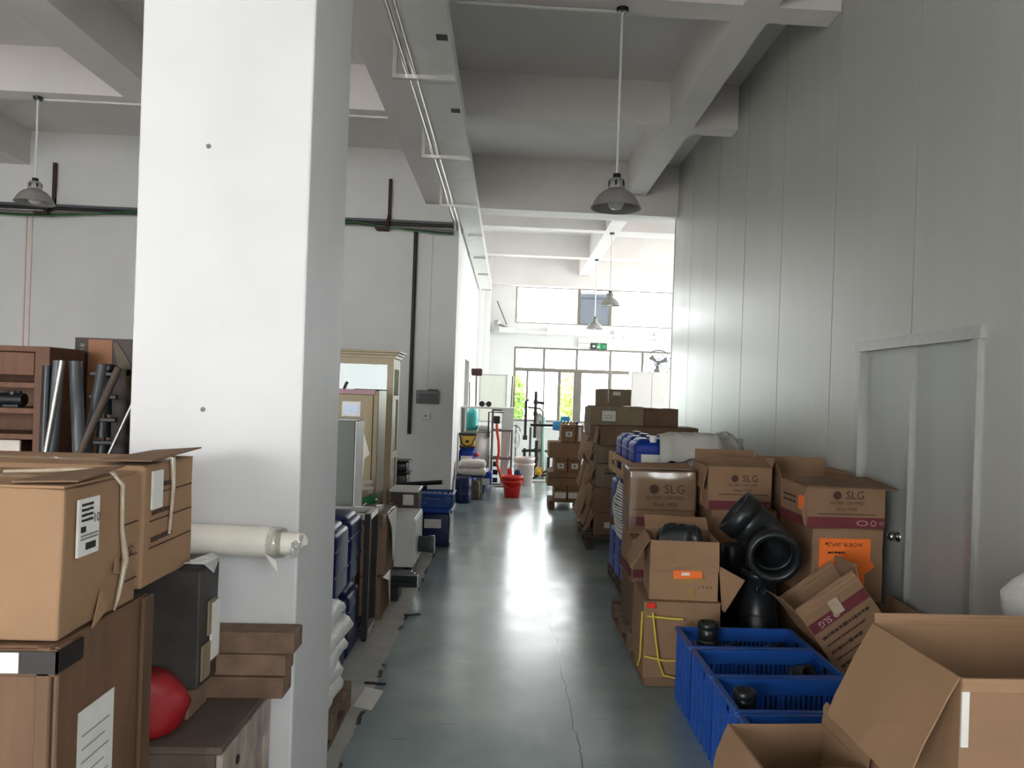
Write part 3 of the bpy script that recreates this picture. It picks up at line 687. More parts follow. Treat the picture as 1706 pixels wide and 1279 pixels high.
ca = carton('large tan carton with shipping label and loose tape, on the plywood crate', -1.95, -.92, 1.69, 2.02, 1.045, 1.37, 0, 'cardboard_tan', .008)
shipping_label(ca, 'right', -.125, -.04, .165, .29)
fa = face(ca, 'right')
for i, v in enumerate((.20, .12, .06)): fa.dashes('brown_ink', .07, .155, v, .004, i)
fa.text('文', 'brown_ink', .12, .13, .035); 
MB().tube([(.30, -.02, .335), (.42, .02, .338), (.50, .05, .335), (.524, .062, .30), (.527, .06, .2), (.533, .07, .12), (.525, .06, .04), (.53, .03, .01)], [.004, .006, .007, .006, .005, .008, .006, .002], 6).build('loose_tape', 'clear_tape', ca)
MB().plate([(.40, -.155, .328), (.525, -.135, .330), (.53, .06, .345), (.40, .09, .33)], .004).build('torn_flap', 'cardboard_dark', ca)
MB().plate([(.523, .02, .05), (.528, .0, .02), (.528, -.06, -.005), (.524, -.02, .07)], .003).build('torn_liner', 'cardboard_tan', ca)
MB().plate([(.523, .04, .13), (.530, .02, .10), (.529, .05, .09)], .003).build('torn_liner', 'cardboard_tan', ca)
cb = carton('tan carton with printed lines and crumpled tape, behind the labelled carton', -1.95, -.92, 2.05, 2.37, 1.061, 1.378, 0, 'cardboard_tan', .008)
fb = face(cb, 'right'); fb.rect('paper_label', 'white_paper', -.13, -.07, .20, .30, n=.008)
for i, v in enumerate((.24, .17, .10)): fb.dashes('brown_ink', -.13, .13, v, .004, i+4); fb.dashes('brown_ink', -.12, .0, v+.02, .016, i+8)
MB().tube([(.50, -.03, .33), (.525, -.02, .325), (.53, -.02, .25), (.527, -.03, .12)], [.008, .008, .006, .004], 6).build('crumpled_tape', 'clear_tape', cb)
MB().plate([(.40, -.15, .326), (.527, -.15, .327), (.535, .155, .34), (.40, .15, .328)], .004).build('raised_flap', 'cardboard_dark', cb)
# low wooden box and what stands on it
wx = thing('wooden_box', 'low worn wooden box with a round knob hole, against the column', 'box', (-1.3, 2.33, 0))
MB().rbox(-.57, .56, -.21, .205, 0, .61, .004, 1).build('body', 'dark_wood', wx)
MB().rbox(-.58, .575, -.218, .21, .61, .63, .003, 1).build('lid', 'dark_wood', wx)
MB().rbox(.56, .578, -.218, .21, .5, .609, .003, 1).build('rail', 'worn_wood', wx)
for y in (-.19, .18): MB().rbox(.56, .578, y-.028, y+.028, 0, .5, .003, 1).build('stile', 'worn_wood', wx)
MB().rbox(.5601, .572, -.16, .15, 0, .499, .003, 1).build('side_board', 'worn_wood', wx)
MB().lathe([(0, .004), (.012, .004), (.014, 0)], 14, M=Matrix.Translation((.578, -.1, .545)) @ Matrix.Rotation(R(90), 4, 'Y')).build('knob_hole', 'black_ink', wx)
for i, (x0, x1, z) in enumerate(((-1.5, -.66, .63), (-1.5, -.655, .70), (-1.5, -.63, .768))):
    b_ = MB().rbox(x0, x1, 2.44, 2.54, z, z+.066, .005, 2).build('wooden_block', 'pallet_wood', None)
    tag(b_, ('wooden plank lying on the low worn box, lowest of three', 'wooden plank stacked between two others by the column', 'topmost plank of the small stack by the column')[i], 'plank')
tag(MB().rbox(-1.5, -.88, 2.28, 2.42, .63, .712, .004, 1).build('wooden_block', 'pallet_wood'), 'short timber bearer under the dark carton', 'plank')
dc = carton('dark scuffed carton with pasted white sheet, under the white rolls', -1.5, -.86, 2.285, 2.435, .714, 1.059, 0, 'cardboard_black', .006, tape=False)
fd = face(dc, 'right'); fd.rect('pasted_sheet', 'white_paper', 0, .065, .06, .23, n=.008); fd.rect('worn_patch', 'cardboard_grey', -.06, 0, .02, .12, n=.007); fd.rect('torn_sheet', 'cardboard_grey', -.02, .03, .14, .24, n=.007)
MB().plate([(.27, -.07, .362), (.322, -.06, .358), (.33, .0, .32), (.328, .05, .355), (.30, .06, .366)], .002).build('foil_scrap', 'foil', dc)
rl = thing('wrapped_roll', 'white plastic-wrapped roll lying across the dark carton', 'roll', (-.965, 2.475, 1.109))
MB().tube([(-.35, 0, .004), (-.1, 0, .002), (.1, 0, 0), (.22, 0, -.003), (.255, 0, -.004)], [.047, .048, .047, .047, .044], 20).build('roll', 'roll_white', rl)
MB().lathe([(.044, 0), (.05, .02), (.047, .05), (.038, .03)], 16, M=Matrix.Translation((.235, 0, -.004)) @ Matrix.Rotation(R(90), 4, 'Y')).build('film_cuff', 'plastic_film', rl)
MB().plate([(.24, -.045, -.03), (.275, -.045, -.05), (.28, -.045, -.085), (.26, -.045, -.06)], .003).build('film_tail', 'roll_white', rl)
rl2 = thing('wrapped_roll', 'thinner white roll with crumpled film end poking past the column edge', 'roll', (-.93, 2.512, 1.148))
rl2.location = (-.965, 2.475, 1.107)
MB().tube([(.25, 0, -.006), (.29, 0, -.004), (.325, .0, .0), (.345, -.006, .012)], [.034, .036, .03, .022], 14).build('roll', 'roll_white', rl2)
MB().plate([(.31, -.03, .0), (.352, -.036, .03), (.335, -.034, -.04), (.315, -.03, -.045)], .003).build('film_end', 'foil', rl2)
rb = thing('red_bag', 'deep red cloth bag slumped in front of the dark carton', 'bag', (-.99, 2.19, .632))
mb = MB(); vs = []
for i in range(13):
    a = i/12*math.pi
    for j in range(20):
        q = 2*math.pi*j/20; rr = math.sin(a)**.7
        p = Vector((.145*rr*math.cos(q), .085*rr*math.sin(q), .092-.092*math.cos(a)))
        vs.append(p+noise.noise_vector(p*11)*.022+noise.noise_vector(p*30)*.008)
vs = [Vector((p.x, p.y, max(0, p.z))) for p in vs]
mb.add(vs, [(i*20+j, i*20+(j+1) % 20, (i+1)*20+(j+1) % 20, (i+1)*20+j) for i in range(12) for j in range(20)], True); mb.build('bag_body', 'red_cloth', rb)
MB().tube([(.02, -.07, .16), (.05, -.08, .12), (.06, -.085, .09), (.055, -.08, .05)], .005, 6).build('seam', 'red_cloth', rb)

# things seen in the side hall between the pile and the column
sh = thing('wooden_shelf', 'dark brown wooden shelf unit holding a black valve, in the side hall', 'shelf', (-3.35, 5.2, 0))
for x in (-.45, .42): MB().rbox(x, x+.09, -.2, .2, 0, 1.78, .004, 1).build('side_panel', 'brown_wood', sh)
for z in (.3, .9, 1.20, 1.36, 1.52, 1.745): MB().rbox(-.36, .42, -.19, .2, z, z+.035, .003, 1).build('shelf_board', 'brown_wood', sh)
MB().box(-.36, .42, .18, .2, .0, 1.74).build('back_panel', 'brown_wood', sh)
MB().rbox(-.36, .42, -.205, -.19, 1.60, 1.74, .003, 1).build('fascia', 'brown_wood', sh)
MB().rbox(-.36, .30, -.12, -.1, .935, 1.19, .004, 1).build('cream_sheet', 'sack_cream', sh)
vv = thing('valve', 'small black valve standing on the brown shelf', 'valve', (-3.1, 5.08, 1.395))
MB().cyl((-.07, 0, .05), (.07, 0, .05), .04, n=16).build('body', 'black_plastic', vv); MB().cyl((0, 0, .03), (0, 0, .1), .025).build('stem', 'black_plastic', vv); MB().rbox(-.05, .05, -.012, .012, .09, .105, .005).build('lever', 'black_plastic', vv); MB().rbox(-.05,.05,-.03,.03,0,.02,.004).build('foot','black_plastic',vv)
bd = thing('display_board', 'tall dark display board with an orange-brown field and a curved stripe', 'display board', (-2.74, 5.5, 0))
MB().box(-.22, .35, 0, .02, 0, 1.87).build('panel', 'poster_dark', bd)
MB().box(-.13, .03, -.004, 0, 1.05, 1.86).build('brown_field', 'poster_brown', bd)
pts = []
for i in range(13):
    k = i/12; pts.append((.03+.17*k**1.0, -.005, 1.86-.33*k**1.6))
mb = MB()
for i in range(12):
    k0, k1 = i/12, (i+1)/12
    c0 = (.05+.15*math.sin(k0*1.5), 1.84-.5*k0); c1 = (.05+.15*math.sin(k1*1.5), 1.84-.5*k1); w0, w1 = .05*math.sin(math.pi*(k0*.8+.1)), .05*math.sin(math.pi*(k1*.8+.1))
    mb.plate([(c0[0]-w0, -.003, c0[1]), (c1[0]-w1, -.003, c1[1]), (c1[0]+w1, -.003, c1[1]), (c0[0]+w0, -.003, c0[1])], .003)
mb.build('curved_stripe', 'poster_olive', bd)
MB().box(.13, .155, -.006, 0, 1.62, 1.66).build('white_tag', 'white_paper', bd)
for i in range(4): MB().box(-.185, -.155, -.004, 0, 1.70+.035*i, 1.725+.035*i).build('printed_square', 'grey_ink', bd)
hall_pipes = (((-2.62, 4.60), (-2.618, 4.70, 1.69), .030, 'dark grey plastic pipe standing upright in the black bin'), ((-2.38, 4.66), (-2.567, 4.78, 1.69), .036, 'thick grey plastic pipe leaning in the black bin'),
  ((-2.70, 4.86), (-2.455, 4.87, 1.68), .027, 'slanted grey pipe crossing the orange-brown field'), ((-2.74, 4.55), (-2.544, 4.60, 1.69), .016, 'thin slanted steel pipe behind the thick grey pipe'),
  ((-2.84, 4.51), (-2.19, 4.52, 1.66), .020, 'long brown rod slanting over the dark display board'), ((-2.84, 4.815), (-2.2, 4.815, 1.56), .010, 'thin pale rod slanting below the brown rod'),
  ((-2.69, 4.70), (-2.70, 4.74, 1.66), .030, 'black pipe standing in the bin next to the shelf'))
for i, (a, b, r, lab) in enumerate(hall_pipes):
    o = MB().tube([(a[0], a[1], .025), b], r, 14).build('leaning_pipe', ('grey_pipe', 'grey_pipe', 'grey_pipe', 'steel', 'dark_wood', 'galvanised', 'black_plastic')[i]); tag(o, lab, 'pipe')
vl = thing('valve_string', 'column of black valves stacked before the display board', 'valve', (-2.62, 5.28, 0))
MB().cyl((0, 0, 0), (0, 0, 1.05), .05, n=14).build('stand', 'black_plastic', vl)
for i in range(4):
    z = 1.06+.15*i; MB().cyl((-.02, 0, z), (-.02, 0, z+.10), .045, .04, 12).build('valve_body', 'black_plastic', vl); MB().rbox(-.12, .06, -.015, .015, z+.10, z+.13, .006).build('lever', 'black_plastic', vl); MB().cyl((-.02, 0, z+.1), (-.02, 0, z+.152), .015, n=10).build('spindle', 'black_plastic', vl)
MB().rbox(-.06, .03, -.04, .04, 1.64, 1.69, .012).build('cap', 'black_plastic', vl)
dm = thing('pipe_bin', 'open black bin holding grey pipes below the display board', 'bin', (-2.535, 4.685, 0))
MB().box(-.415, .415, -.235, .235, 0, .02).box(-.415, -.40, -.235, .235, .02, 1.0).box(.40, .415, -.235, .235, .02, 1.0).box(-.40, .40, -.235, -.22, .02, 1.0).box(-.40, .40, .22, .235, .02, 1.0).build('body', 'black_plastic', dm)
MB().rbox(-.43, .43, -.25, -.235, .97, 1.0, .004, 1).rbox(-.43, .43, .235, .25, .97, 1.0, .004, 1).rbox(-.43, -.415, -.235, .235, .97, 1.0, .004, 1).rbox(.415, .43, -.235, .235, .97, 1.0, .004, 1).build('rim', 'black_plastic', dm)

# ------------------------------------------------------------------ left side of the aisle
pallet('dark pallet under the white sacks beside the column', -1.75, -.73, 3.2, 3.95, 0, .13)
zs = .131
for i in range(6):
    rnd = random.Random(i+3); hh = .091
    sack(('bottom', 'second lowest', 'third', 'fourth', 'fifth', 'topmost')[i]+' plump white woven sack in the stack behind the column', -.99+rnd.uniform(-.03, .02)-(.08 if i == 5 else 0), 3.55+rnd.uniform(-.03, .03), zs,   .56, .70, hh+.004, rnd.uniform(-4, 4), 'sack_white', i+1, 'white sacks beside the column', crease=.014)
    zs += hh
blank = [('rear', 4.76), ('front', 4.36)]
for zi, zl in ((0., 'lower'), (.435, 'upper')):
    for nm, y in blank:
        jerrycan(f'{zl} dark blue jerrycan, {"next to the steel frame" if nm == "rear" else "above the white sacks"}', -1.06, y, .0+zi, .36, .36, .435, 0, 'can_navy')
fr = thing('steel_frame', 'black open steel frame stand with a pale top edge beside blue jerrycans', 'frame', (-.95, 5.1, 0))
for x in (-.2, .1):
    for y in (-.14, .16): MB().box(x-.018, x+.018, y-.018, y+.018, .03, .80).build('post', 'dark_steel', fr)
for z in (.03, .765):
    for x in (-.2, .1): MB().box(x-.018, x+.018, -.122, .142, z, z+.036).build('rail', 'galvanised', fr)
    for y in (-.14, .16): MB().box(-.182, .082, y-.018, y+.018, z, z+.036).build('rail', 'galvanised' if z > .5 else 'dark_steel', fr)
for x in (-.2, .1):
    for y in (-.14, .16): MB().cyl((x-.012, y, .018), (x+.012, y, .018), .018, n=12).build('caster', 'black_rubber', fr)
MB().rbox(-.05, .02, -.05, .1, .066, .4, .01).build('motor_box', 'black_plastic', fr); MB().box(-.19, .05, -.13, .15, .055, .066).build('base_plate', 'dark_steel', fr)
# tall grey metal box standing on a low chest behind the frame
lc = thing('black_chest', 'dark low chest carrying the tall grey metal box', 'chest', (-1.32, 5.65, 0))
MB().rbox(-.28, .28, -.17, .28, 0, .70, .006, 1).build('body', 'black_plastic', lc); MB().rbox(-.29, .29, -.18, .29, .70, .73, .004, 1).build('lid', 'dark_steel', lc)
tb = thing('metal_box', 'tall narrow grey metal box with a white side, before the control cabinet', 'metal box', (-1.2, 5.52, .731))
MB().rbox(-.2, .175, -.16, .14, 0, .635, .004, 1).build('body', 'box_grey', tb); MB().rbox(.176, .182, -.155, .135, .005, .63, .002, 1).build('side_cover', 'white_enamel', tb); MB().rbox(-.2, .182, -.16, .14, .636, .642, .002, 1).build('top_cover', 'white_enamel', tb)
cc = thing('control_cabinet', 'bronze stainless control cabinet with a small blue screen', 'cabinet', (-1.38, 7.02, 0))
MB().rbox(-.27, .27, -.2, .22, .04, 1.57, .006, 2).build('body', 'bronze_steel', cc)
dd = MB().rbox(-.25, .225, -.214, -.2, .1, 1.53, .004, 1).build('door', 'bronze_steel', cc)
MB().rbox(-.27, .24, -.212, -.2, 1.535, 1.575, .002, 1).build('header_strip', 'mauve_strip', cc)
MB().rbox(-.04, .12, -.222, -.214, 1.34, 1.47, .003, 1).build('screen_bezel', 'white_plastic', dd); MB().box(-.025, .105, -.2245, -.222, 1.365, 1.445).build('screen', 'screen_blue', dd)
for i in range(3): MB().cyl((-.03+.07*i, -.235, 1.29), (-.03+.07*i, -.213, 1.29), .012, n=12).build('push_button', ('green_hose', 'black_plastic', 'yellow_plastic')[i], dd)
MB().rbox(-.27, .27, -.19, .21, 0, .04, .003, 1).build('plinth', 'dark_steel', cc)
bg_ = MB().plate([(.10, -.245, 1.20), (.16, -.245, 1.19), (.21, -.245, 1.02), (.165, -.24, .98), (.15, -.235, .7), (.09, -.235, .7)], .012).build('hanging_cloth', 'sack_cream'); bg_.location = (-1.38, 7.043, 0); tag(bg_, 'pale cloth strip hung on the control cabinet door', 'cloth')
vt = thing('glass_cabinet', 'tall beige cabinet with a cornice and a glass front, by the rear wall', 'cabinet', (-1.42, 7.85, 0))
MB().box(-.28, -.22, -.22, .22, 0, 1.88).box(.25, .31, -.22, -.16, 0, 1.88).box(.25, .31, .16, .22, 0, 1.88).box(-.22, .25, -.22, .2, 0, .08).box(-.22, .25, -.22, .2, .9, .94).box(-.22, .25, -.22, .2, 1.44, 1.50).box(-.22, .25, -.22, .2, 1.82, 1.88).box(.25, .31, -.16, .16, .9, .97).box(.25, .31, -.16, .16, 1.48, 1.52).box(.25, .31, -.16, .16, 1.78, 1.88).build('carcass', 'beige_cabinet', vt)
MB().box(-.22, .25, .2, .22, 0, 1.88).build('back_panel', 'dark_wood', vt)
MB().rbox(-.30, .33, -.24, .24, 1.88, 1.91, .004, 1).rbox(-.32, .35, -.26, .26, 1.91, 1.935, .006, 2).rbox(-.335, .37, -.28, .28, 1.935, 1.955, .004, 1).build('cornice', 'beige_cabinet', vt)
MB().box(-.22, .25, -.2, -.195, 1.5, 1.82).build('glass_pane', 'green_glass', vt); MB().box(.285, .29, -.16, .16, 1.52, 1.78).build('glass_pane', 'green_glass', vt)
MB().box(-.22, .25, -.2, -.18, .08, .9).box(-.22, .25, -.2, -.18, .94, 1.44).build('lower_door', 'beige_cabinet', vt); MB().box(.28, .295, -.16, .16, .08, .9).box(.28, .295, -.16, .16, .97, 1.48).build('side_panel', 'frame_metal', vt)
for i in range(2): MB().rbox(-.12+.02*i, .2-.02*i, -.15, .15, 1.501+.025*i, 1.524+.025*i, .004, 1).build('folder', 'sack_cream', vt)
# black tubs by the wall
z = 0
for i in range(4):
    t = thing('black_tub', ('black plastic tub at the bottom of the tub stack', 'second black tub up in the stack by the glass cabinet', 'third black tub up, with wide rim, in the tub stack', 'small black tub crowning the tub stack')[i], 'tub', (-1.24+.01*(i % 2), 9.0, z))
    hh = (.22, .22, .21, .13)[i]; ww = (.17, .16, .14, .12)[i]
    MB().rbox(-ww, ww, -.14, .14, 0, hh-.02, .02, 2).build('body', 'black_plastic', t); MB().rbox(-ww-.02, ww+.03, -.155, .155, hh-.022, hh, .006, 2).build('rim', 'black_plastic', t); z += hh
for i, (p0, p1) in enumerate((((-1.2, 8.5, .551), (-.66, 8.36, .612)), ((-1.2, 8.5, .503), (-.82, 8.4, .545)))):
    o = MB().cyl(p0, p1, .024, n=14).build('black_pipe', 'black_plastic'); tag(o, ('longer black pipe lying above the blue crate', 'shorter black pipe lying below the longer one')[i], 'pipe')
# work table with hoses
wt = thing('work_table', 'low cluttered steel table under green hoses', 'table', (-1.15, 7.75, 0))
wt.location = (-1.2, 6.72, 0)
wt.location = (-1.24, 8.35, 0)
MB().rbox(-.2, .25, -.12, .3, .455, .48, .004, 1).build('top', 'galvanised', wt)
for x in (-.18, .23):
    for y in (-.1, .28): MB().box(x-.015, x+.015, y-.015, y+.015, 0, .455).build('leg', 'dark_steel', wt)
hc = thing('hose_coil_stand', 'dark bin carrying coiled hoses behind the plastic-wrapped carton', 'bin', (-1.12, 6.35, 0))
MB().rbox(-.24, .22, -.22, .22, 0, .56, .01, 2).build('bin', 'dark_steel', hc); MB().rbox(-.25, .23, -.23, .23, .56, .585, .004, 1).build('rim', 'grey_paint', hc)
for i, (cx_, cy_, rr, pr, mt, lab) in enumerate(((-1.16, 6.33, .125, .022, 'green_hose', 'coiled green hose lying on the dark bin'), (-1.17, 6.31, .10, .020, 'sack_cream', 'coiled pale hose lying on the green hose'), (-.952, 6.38, .045, .014, 'grey_pipe', 'coiled grey hose lying beside the green hose'))):
    mb = MB(); coil(mb, (0, 0, pr), rr, 2 if i else 3, pr, i, .8); o = mb.build('hose_coil', mt, None, (cx_, cy_, (.585, .742, .585)[i])); tag(o, lab, 'hose')
# cartons, white box, trunk along the aisle edge
c1 = carton('brown carton wrapped in crinkled plastic film, on a darker carton', -1.02, -.80, 5.42, 5.85, .30, .73, 0, 'cardboard_dark', .01)
MB().rbox(-.113, .113, -.218, .218, .33, .434, .012, 2, 4, .010).build('film_hood', 'plastic_film', c1)
MB().plate([(.113, -.2, .42), (.14, -.16, .32), (.135, -.05, .08), (.13, .05, .12), (.125, .15, .43)], .003).build('film_skirt', 'sack_white', c1)
c2 = carton('dark battered carton under the film-wrapped carton', -1.02, -.82, 5.40, 5.85, 0, .298, 0, 'cardboard_dark', .012)
MB().plate([(.102, -.2, .29), (.13, -.1, .25), (.13, .0, .05), (.11, .1, .28)], .003).build('torn_liner', 'sack_white', c2)
bp_ = thing('black_profiles', 'bundle of black square profiles on the floor before the white box', 'profile bundle', (-.89, 6.0, 0))
for i in range(3):
    for j in range(2): MB().rbox(-.11+.02*j, .26-.03*i, -.10+.07*i, -.04+.07*i, .105+.045*j, .148+.045*j, .003, 1).build('profile', 'black_plastic', bp_)
MB().rbox(-.10, .12, -.1, .1, 0, .104, .004, 1).build('base_block', 'black_rubber', bp_)
wb_ = thing('white_box', 'white enamel box on the floor with a grey pipe stub on its side', 'box', (-.93, 7.05, 0))
MB().rbox(-.18, .17, -.29, .3, .06, .48, .005, 1).build('body', 'white_enamel', wb_); MB().rbox(.168, .178, -.27, .28, .08, .46, .003, 1).build('side_cover', 'white_enamel', wb_)
MB().lathe([(.0, 0), (.07, 0), (.07, .09), (.078, .09), (.078, .14), (.066, .142), (.0, .142)], 24, M=Matrix.Translation((.178, .0, .21)) @ Matrix.Rotation(R(90), 4, 'Y')).build('pipe_stub', 'grey_pipe', wb_)
for x in (-.14, .13):
    for y in (-.25, .26): MB().cyl((x, y, 0), (x, y, .06), .02, n=10).build('foot', 'black_rubber', wb_)
jb = thing('glass_jar_box', 'small brown tank with a white rim between hoses and blue crate', 'tank', (-.93, 7.56, 0))
MB().rbox(-.14, .12, -.16, .16, 0, .62, .01, 2).build('body', 'dark_wood', jb); MB().rbox(-.15, .13, -.17, .17, .62, .65, .006, 1).build('rim', 'white_enamel', jb); MB().rbox(-.02, .08, -.168, -.16, .50, .60, .004, 1).build('label', 'white_paper', jb)
bx_ = [('navy blue plastic tote with a paper label under the blue crate', -.70, 8.12), ('navy blue plastic tote behind the labelled tote', -.71, 8.5)]
for i, (lab, x, y) in enumerate(bx_):
    t = thing('plastic_tote', lab, 'tote', (x, y, 0))
    MB().rbox(-.16, .16, -.15, .15, 0, .34, .02, 3).build('body', 'can_navy', t); MB().rbox(-.175, .175, -.165, .165, .34, .375, .012, 2).build('lid', 'can_blue', t)
    if i == 0: MB().box(-.1, .07, -.155, -.145, .19, .28).build('label', 'white_paper', t); MB().rbox(-.17, -.14, -.17, -.15, .28, .33, .004, 1).build('clasp', 'white_plastic', t)
    for x2 in (-.15, .15): MB().tube([(x2, -.16, .376), (x2*1.08, -.172, .3), (x2*1.05, -.16, .05)], .006, 6).build('edge_cord', 'white_plastic', t)
pc = plastic_crate('small blue plastic crate of fittings on the navy totes', -.93, -.53, 8.1, 8.5, .376, .14, 0, 'blue_plastic', 18)
pc.location = (-.72, 8.32, .376)
hz = MB(); coil(hz, (0, 0, .012), .12, 2, .012, 4, .8); tag(hz.build('hose_coil', 'black_rubber', None, (-.75, 8.36, .39)), 'coiled black hose inside the small blue crate', 'hose')
for i in range(4):
    o = MB().lathe([(0, 0), (.03, 0), (.035, .02), (.02, .045), (.022, .07), (0, .07)], 12).build('white_fitting', 'white_plastic', None, (-.83+.075*i, 8.205, .386), (0, R(70*(i % 2)), 0)); o.location.z += .03*(i % 2)
    tag(o, 'small white pipe fitting lying at the edge of the small blue crate', 'fitting', 'white fittings in the small crate')
# ------------------------------------------------------------------ beyond the corner
def barrel(label, x, y, r, h, material='can_navy', z=0.):
    t = thing('plastic_drum', label, 'drum', (x, y, z))
    MB().lathe([(0, 0), (r*.9, 0), (r, .02), (r, h*.3), (r*1.03, h*.32), (r, h*.34), (r, h*.62), (r*1.03, h*.64), (r, h*.66), (r, h*.9), (r*.85, h*.98), (0, h*.98)], 28).build('body', material, t)
    for k in (-.5, .5): MB().cyl((k*r, 0, h*.97), (k*r, 0, h*1.0), r*.2, n=12).build('bung', 'black_plastic', t)
    return t
barrel('navy plastic drum at the foot of the white wall corner', -.585, 11.15, .115, .38)
bl = barrel('tall blue drum carrying the yellow pump', -.58, 12.05, .14, .72, 'can_blue')
MB().box(-.1, .08, -.145, -.12, .42, .60).build('label', 'white_paper', bl)
MB().cyl((.125, -.05, .60), (.155, -.06, .64), .03, n=12).build('red_cap', 'red_plastic', bl)
pm = thing('pump', 'yellow and black pump with looped hose on the tall blue drum', 'pump', (-.59, 12.03, .722))
MB().rbox(-.10, .11, -.1, .1, .02, .19, .02, 2).build('casing', 'yellow_plastic', pm); MB().rbox(-.13, .14, -.11, .11, .19, .225, .008).build('lid', 'black_plastic', pm); MB().rbox(-.12, .12, -.1, .1, 0, .02, .004).build('foot', 'black_plastic', pm)
MB().tube([(-.12, -.12, .2), (-.08, -.125, .06), (.0, -.13, .02), (.08, -.125, .06), (.13, -.12, .2)], .010, 8).build('hose', 'black_rubber', pm); MB().cyl((.0, -.125, .1), (.0, -.10, .1), .025, n=12).build('dial', 'black_plastic', pm)
sl = thing('stool', 'small metal stool carrying two pale sacks', 'stool', (-.51, 11.55, 0))
MB().rbox(-.2, .2, -.16, .16, .335, .36, .006).build('seat', 'dark_steel', sl)
for x in (-.18, .18):
    for y in (-.14, .14): MB().tube([(x*.92, y*.92, .34), (x, y, 0)], .012, 8).build('leg', 'grey_paint', sl)
for i in range(2): sack(('lower', 'upper')[i]+' pale cream sack lying on the metal stool', -.485, 11.55, .358+.106*i, .45-.03*i, .38, .115, 2*i, 'sack_cream', 21+i)
sack('crumpled brown sack with dark stains under the stool', -.44, 11.55, 0, .17, .2, .27, 0, 'brown_sack', 31, crease=.022)
sack('clear plastic bag slumped on the floor by the stool leg', -.215, 11.6, 0, .14, .2, .2, 5, 'plastic_film', 33, crease=.025, name='plastic_bag', cat='bag')
jerrycan('blue jerrycan with pale label standing behind the stool', -.29, 12.25, 0, .18, .2, .40, 0, 'can_blue', lab=True)
tk = thing('stainless_bin', 'square stainless bin with bags on top by the white wall', 'bin', (-.48, 13.02, 0))
MB().rbox(-.19, .22, -.25, .25, 0, .92, .012, 2).build('body', 'steel', tk); MB().rbox(-.20, .23, -.26, .26, .92, .94, .004).build('rim', 'steel', tk)
sack('thin white bag lying on the stainless bin', -.375, 13.0, .938, .20, .3, .085, 0, 'sack_white', 41, crease=.012)
wbn = thing('water_bottle', 'teal water cooler bottle standing on the stainless bin', 'bottle', (-.58, 13.12, .94))
MB().lathe([(0, 0), (.09, 0), (.1, .02), (.1, .1), (.095, .12), (.1, .14), (.1, .27), (.08, .33), (.03, .36), (.03, .39), (0, .39)], 24).build('body', 'teal_plastic', wbn)
mc = thing('filling_machine', 'steel frame machine with white column and orange hose, by the red bucket', 'machine', (-.06, 12.75, 0))
for x in (-.17, .15):
    for y in (-.14, .16): MB().box(x-.015, x+.015, y-.015, y+.015, 0, 1.30).build('post', 'frame_metal', mc)
for z in (.05, .50, .95, 1.28):
    MB().box(-.155, .135, -.155, -.125, z, z+.03).box(-.155, .135, .145, .175, z, z+.03).box(-.185, -.155, -.125, .145, z, z+.03).box(.135, .165, -.125, .145, z, z+.03).build('rail', 'frame_metal', mc)
MB().rbox(-.02, .1, -.1, .02, .08, 1.0, .008).build('column', 'white_enamel', mc)
MB().rbox(-.02, .17, -.19, -.156, .98, 1.32, .006).build('switch_box', 'white_enamel', mc)
MB().rbox(-.67, .18, -.2, .2, 1.31, 1.34, .004).build('table_top', 'white_enamel', mc)
for y in (-.18, .18): MB().box(-.668, -.638, y-.015, y+.015, .0, 1.31).build('table_leg', 'frame_metal', mc)
MB().tube([(-.1, -.17, 1.1), (-.09, -.18, .95), (-.06, -.19, .8), (-.05, -.19, .6), (-.08, -.18, .45), (-.03, -.18, .3), (.02, -.18, .15)], .022, 8).build('orange_hose', 'orange_hose', mc)
MB().rbox(-.15, -.05, -.21, -.16, 1.08, 1.2, .01).build('motor', 'dark_steel', mc)
MB().tube([(-.23, -.2, .85), (-.23, -.2, 1.26), (.0, -.2, 1.26)], .012, 8).build('guard_bar', 'dark_steel', mc)
for i in range(3): MB().rbox(-.14, -.06, -.12, .0, .12+.13*i, .2+.13*i, .01).build('valve_block', 'black_plastic', mc)
ro = thing('twin_rollers', 'pair of dark roller wheels lying on the white table top', 'roller', (-.36, 12.68, 1.341))
for x in (-.05, .06): MB().cyl((x, -.04, .045), (x, .05, .045), .045, n=18).build('roller', 'dark_steel', ro)
MB().cyl((-.08, 0, .045), (.09, 0, .045), .012, n=8).build('axle', 'steel', ro)
def bucket(label, x, y, r0, r1, h, material, handle=True, name='bucket'):
    t = thing(name, label, 'bucket', (x, y, 0))
    MB().lathe([(0, .004), (r0, 0), (r1*.97, h*.9), (r1, h*.9), (r1*1.03, h), (r1*.98, h), (r1*.94, h*.9), (r0*.96, .012), (0, .012)], 28).build('body', material, t)
    MB().lathe([(r1*1.02, h*.72), (r1*1.06, h*.76), (r1*1.02, h*.80)], 28).build('band', material, t)
    if handle:
        MB().tube([(r1*1.05*math.cos(q), -.5*r1*math.sin(q)*0-.02-.12*math.sin(q), h*.86-.13*math.sin(q)) for q in [math.pi*i/12 for i in range(13)]], .006, 6).build('handle', material, t)
        for s_ in (-1, 1): MB().rbox(s_*r1*1.0-.02, s_*r1*1.0+.02, -.025, .025, h*.74, h*.92, .006).build('lug', material, t)
    return t
bucket('bright red plastic bucket on the aisle floor', .115, 11.85, .115, .155, .325, 'red_plastic')
bucket('tall pinkish white bucket behind the red bucket', .335, 13.45, .135, .17, .48, 'pink_plastic', False)
fl = thing('float_switch', 'dark float ball on a wire hanging beside the pink bucket', 'float', (.17, 13.0, 0))
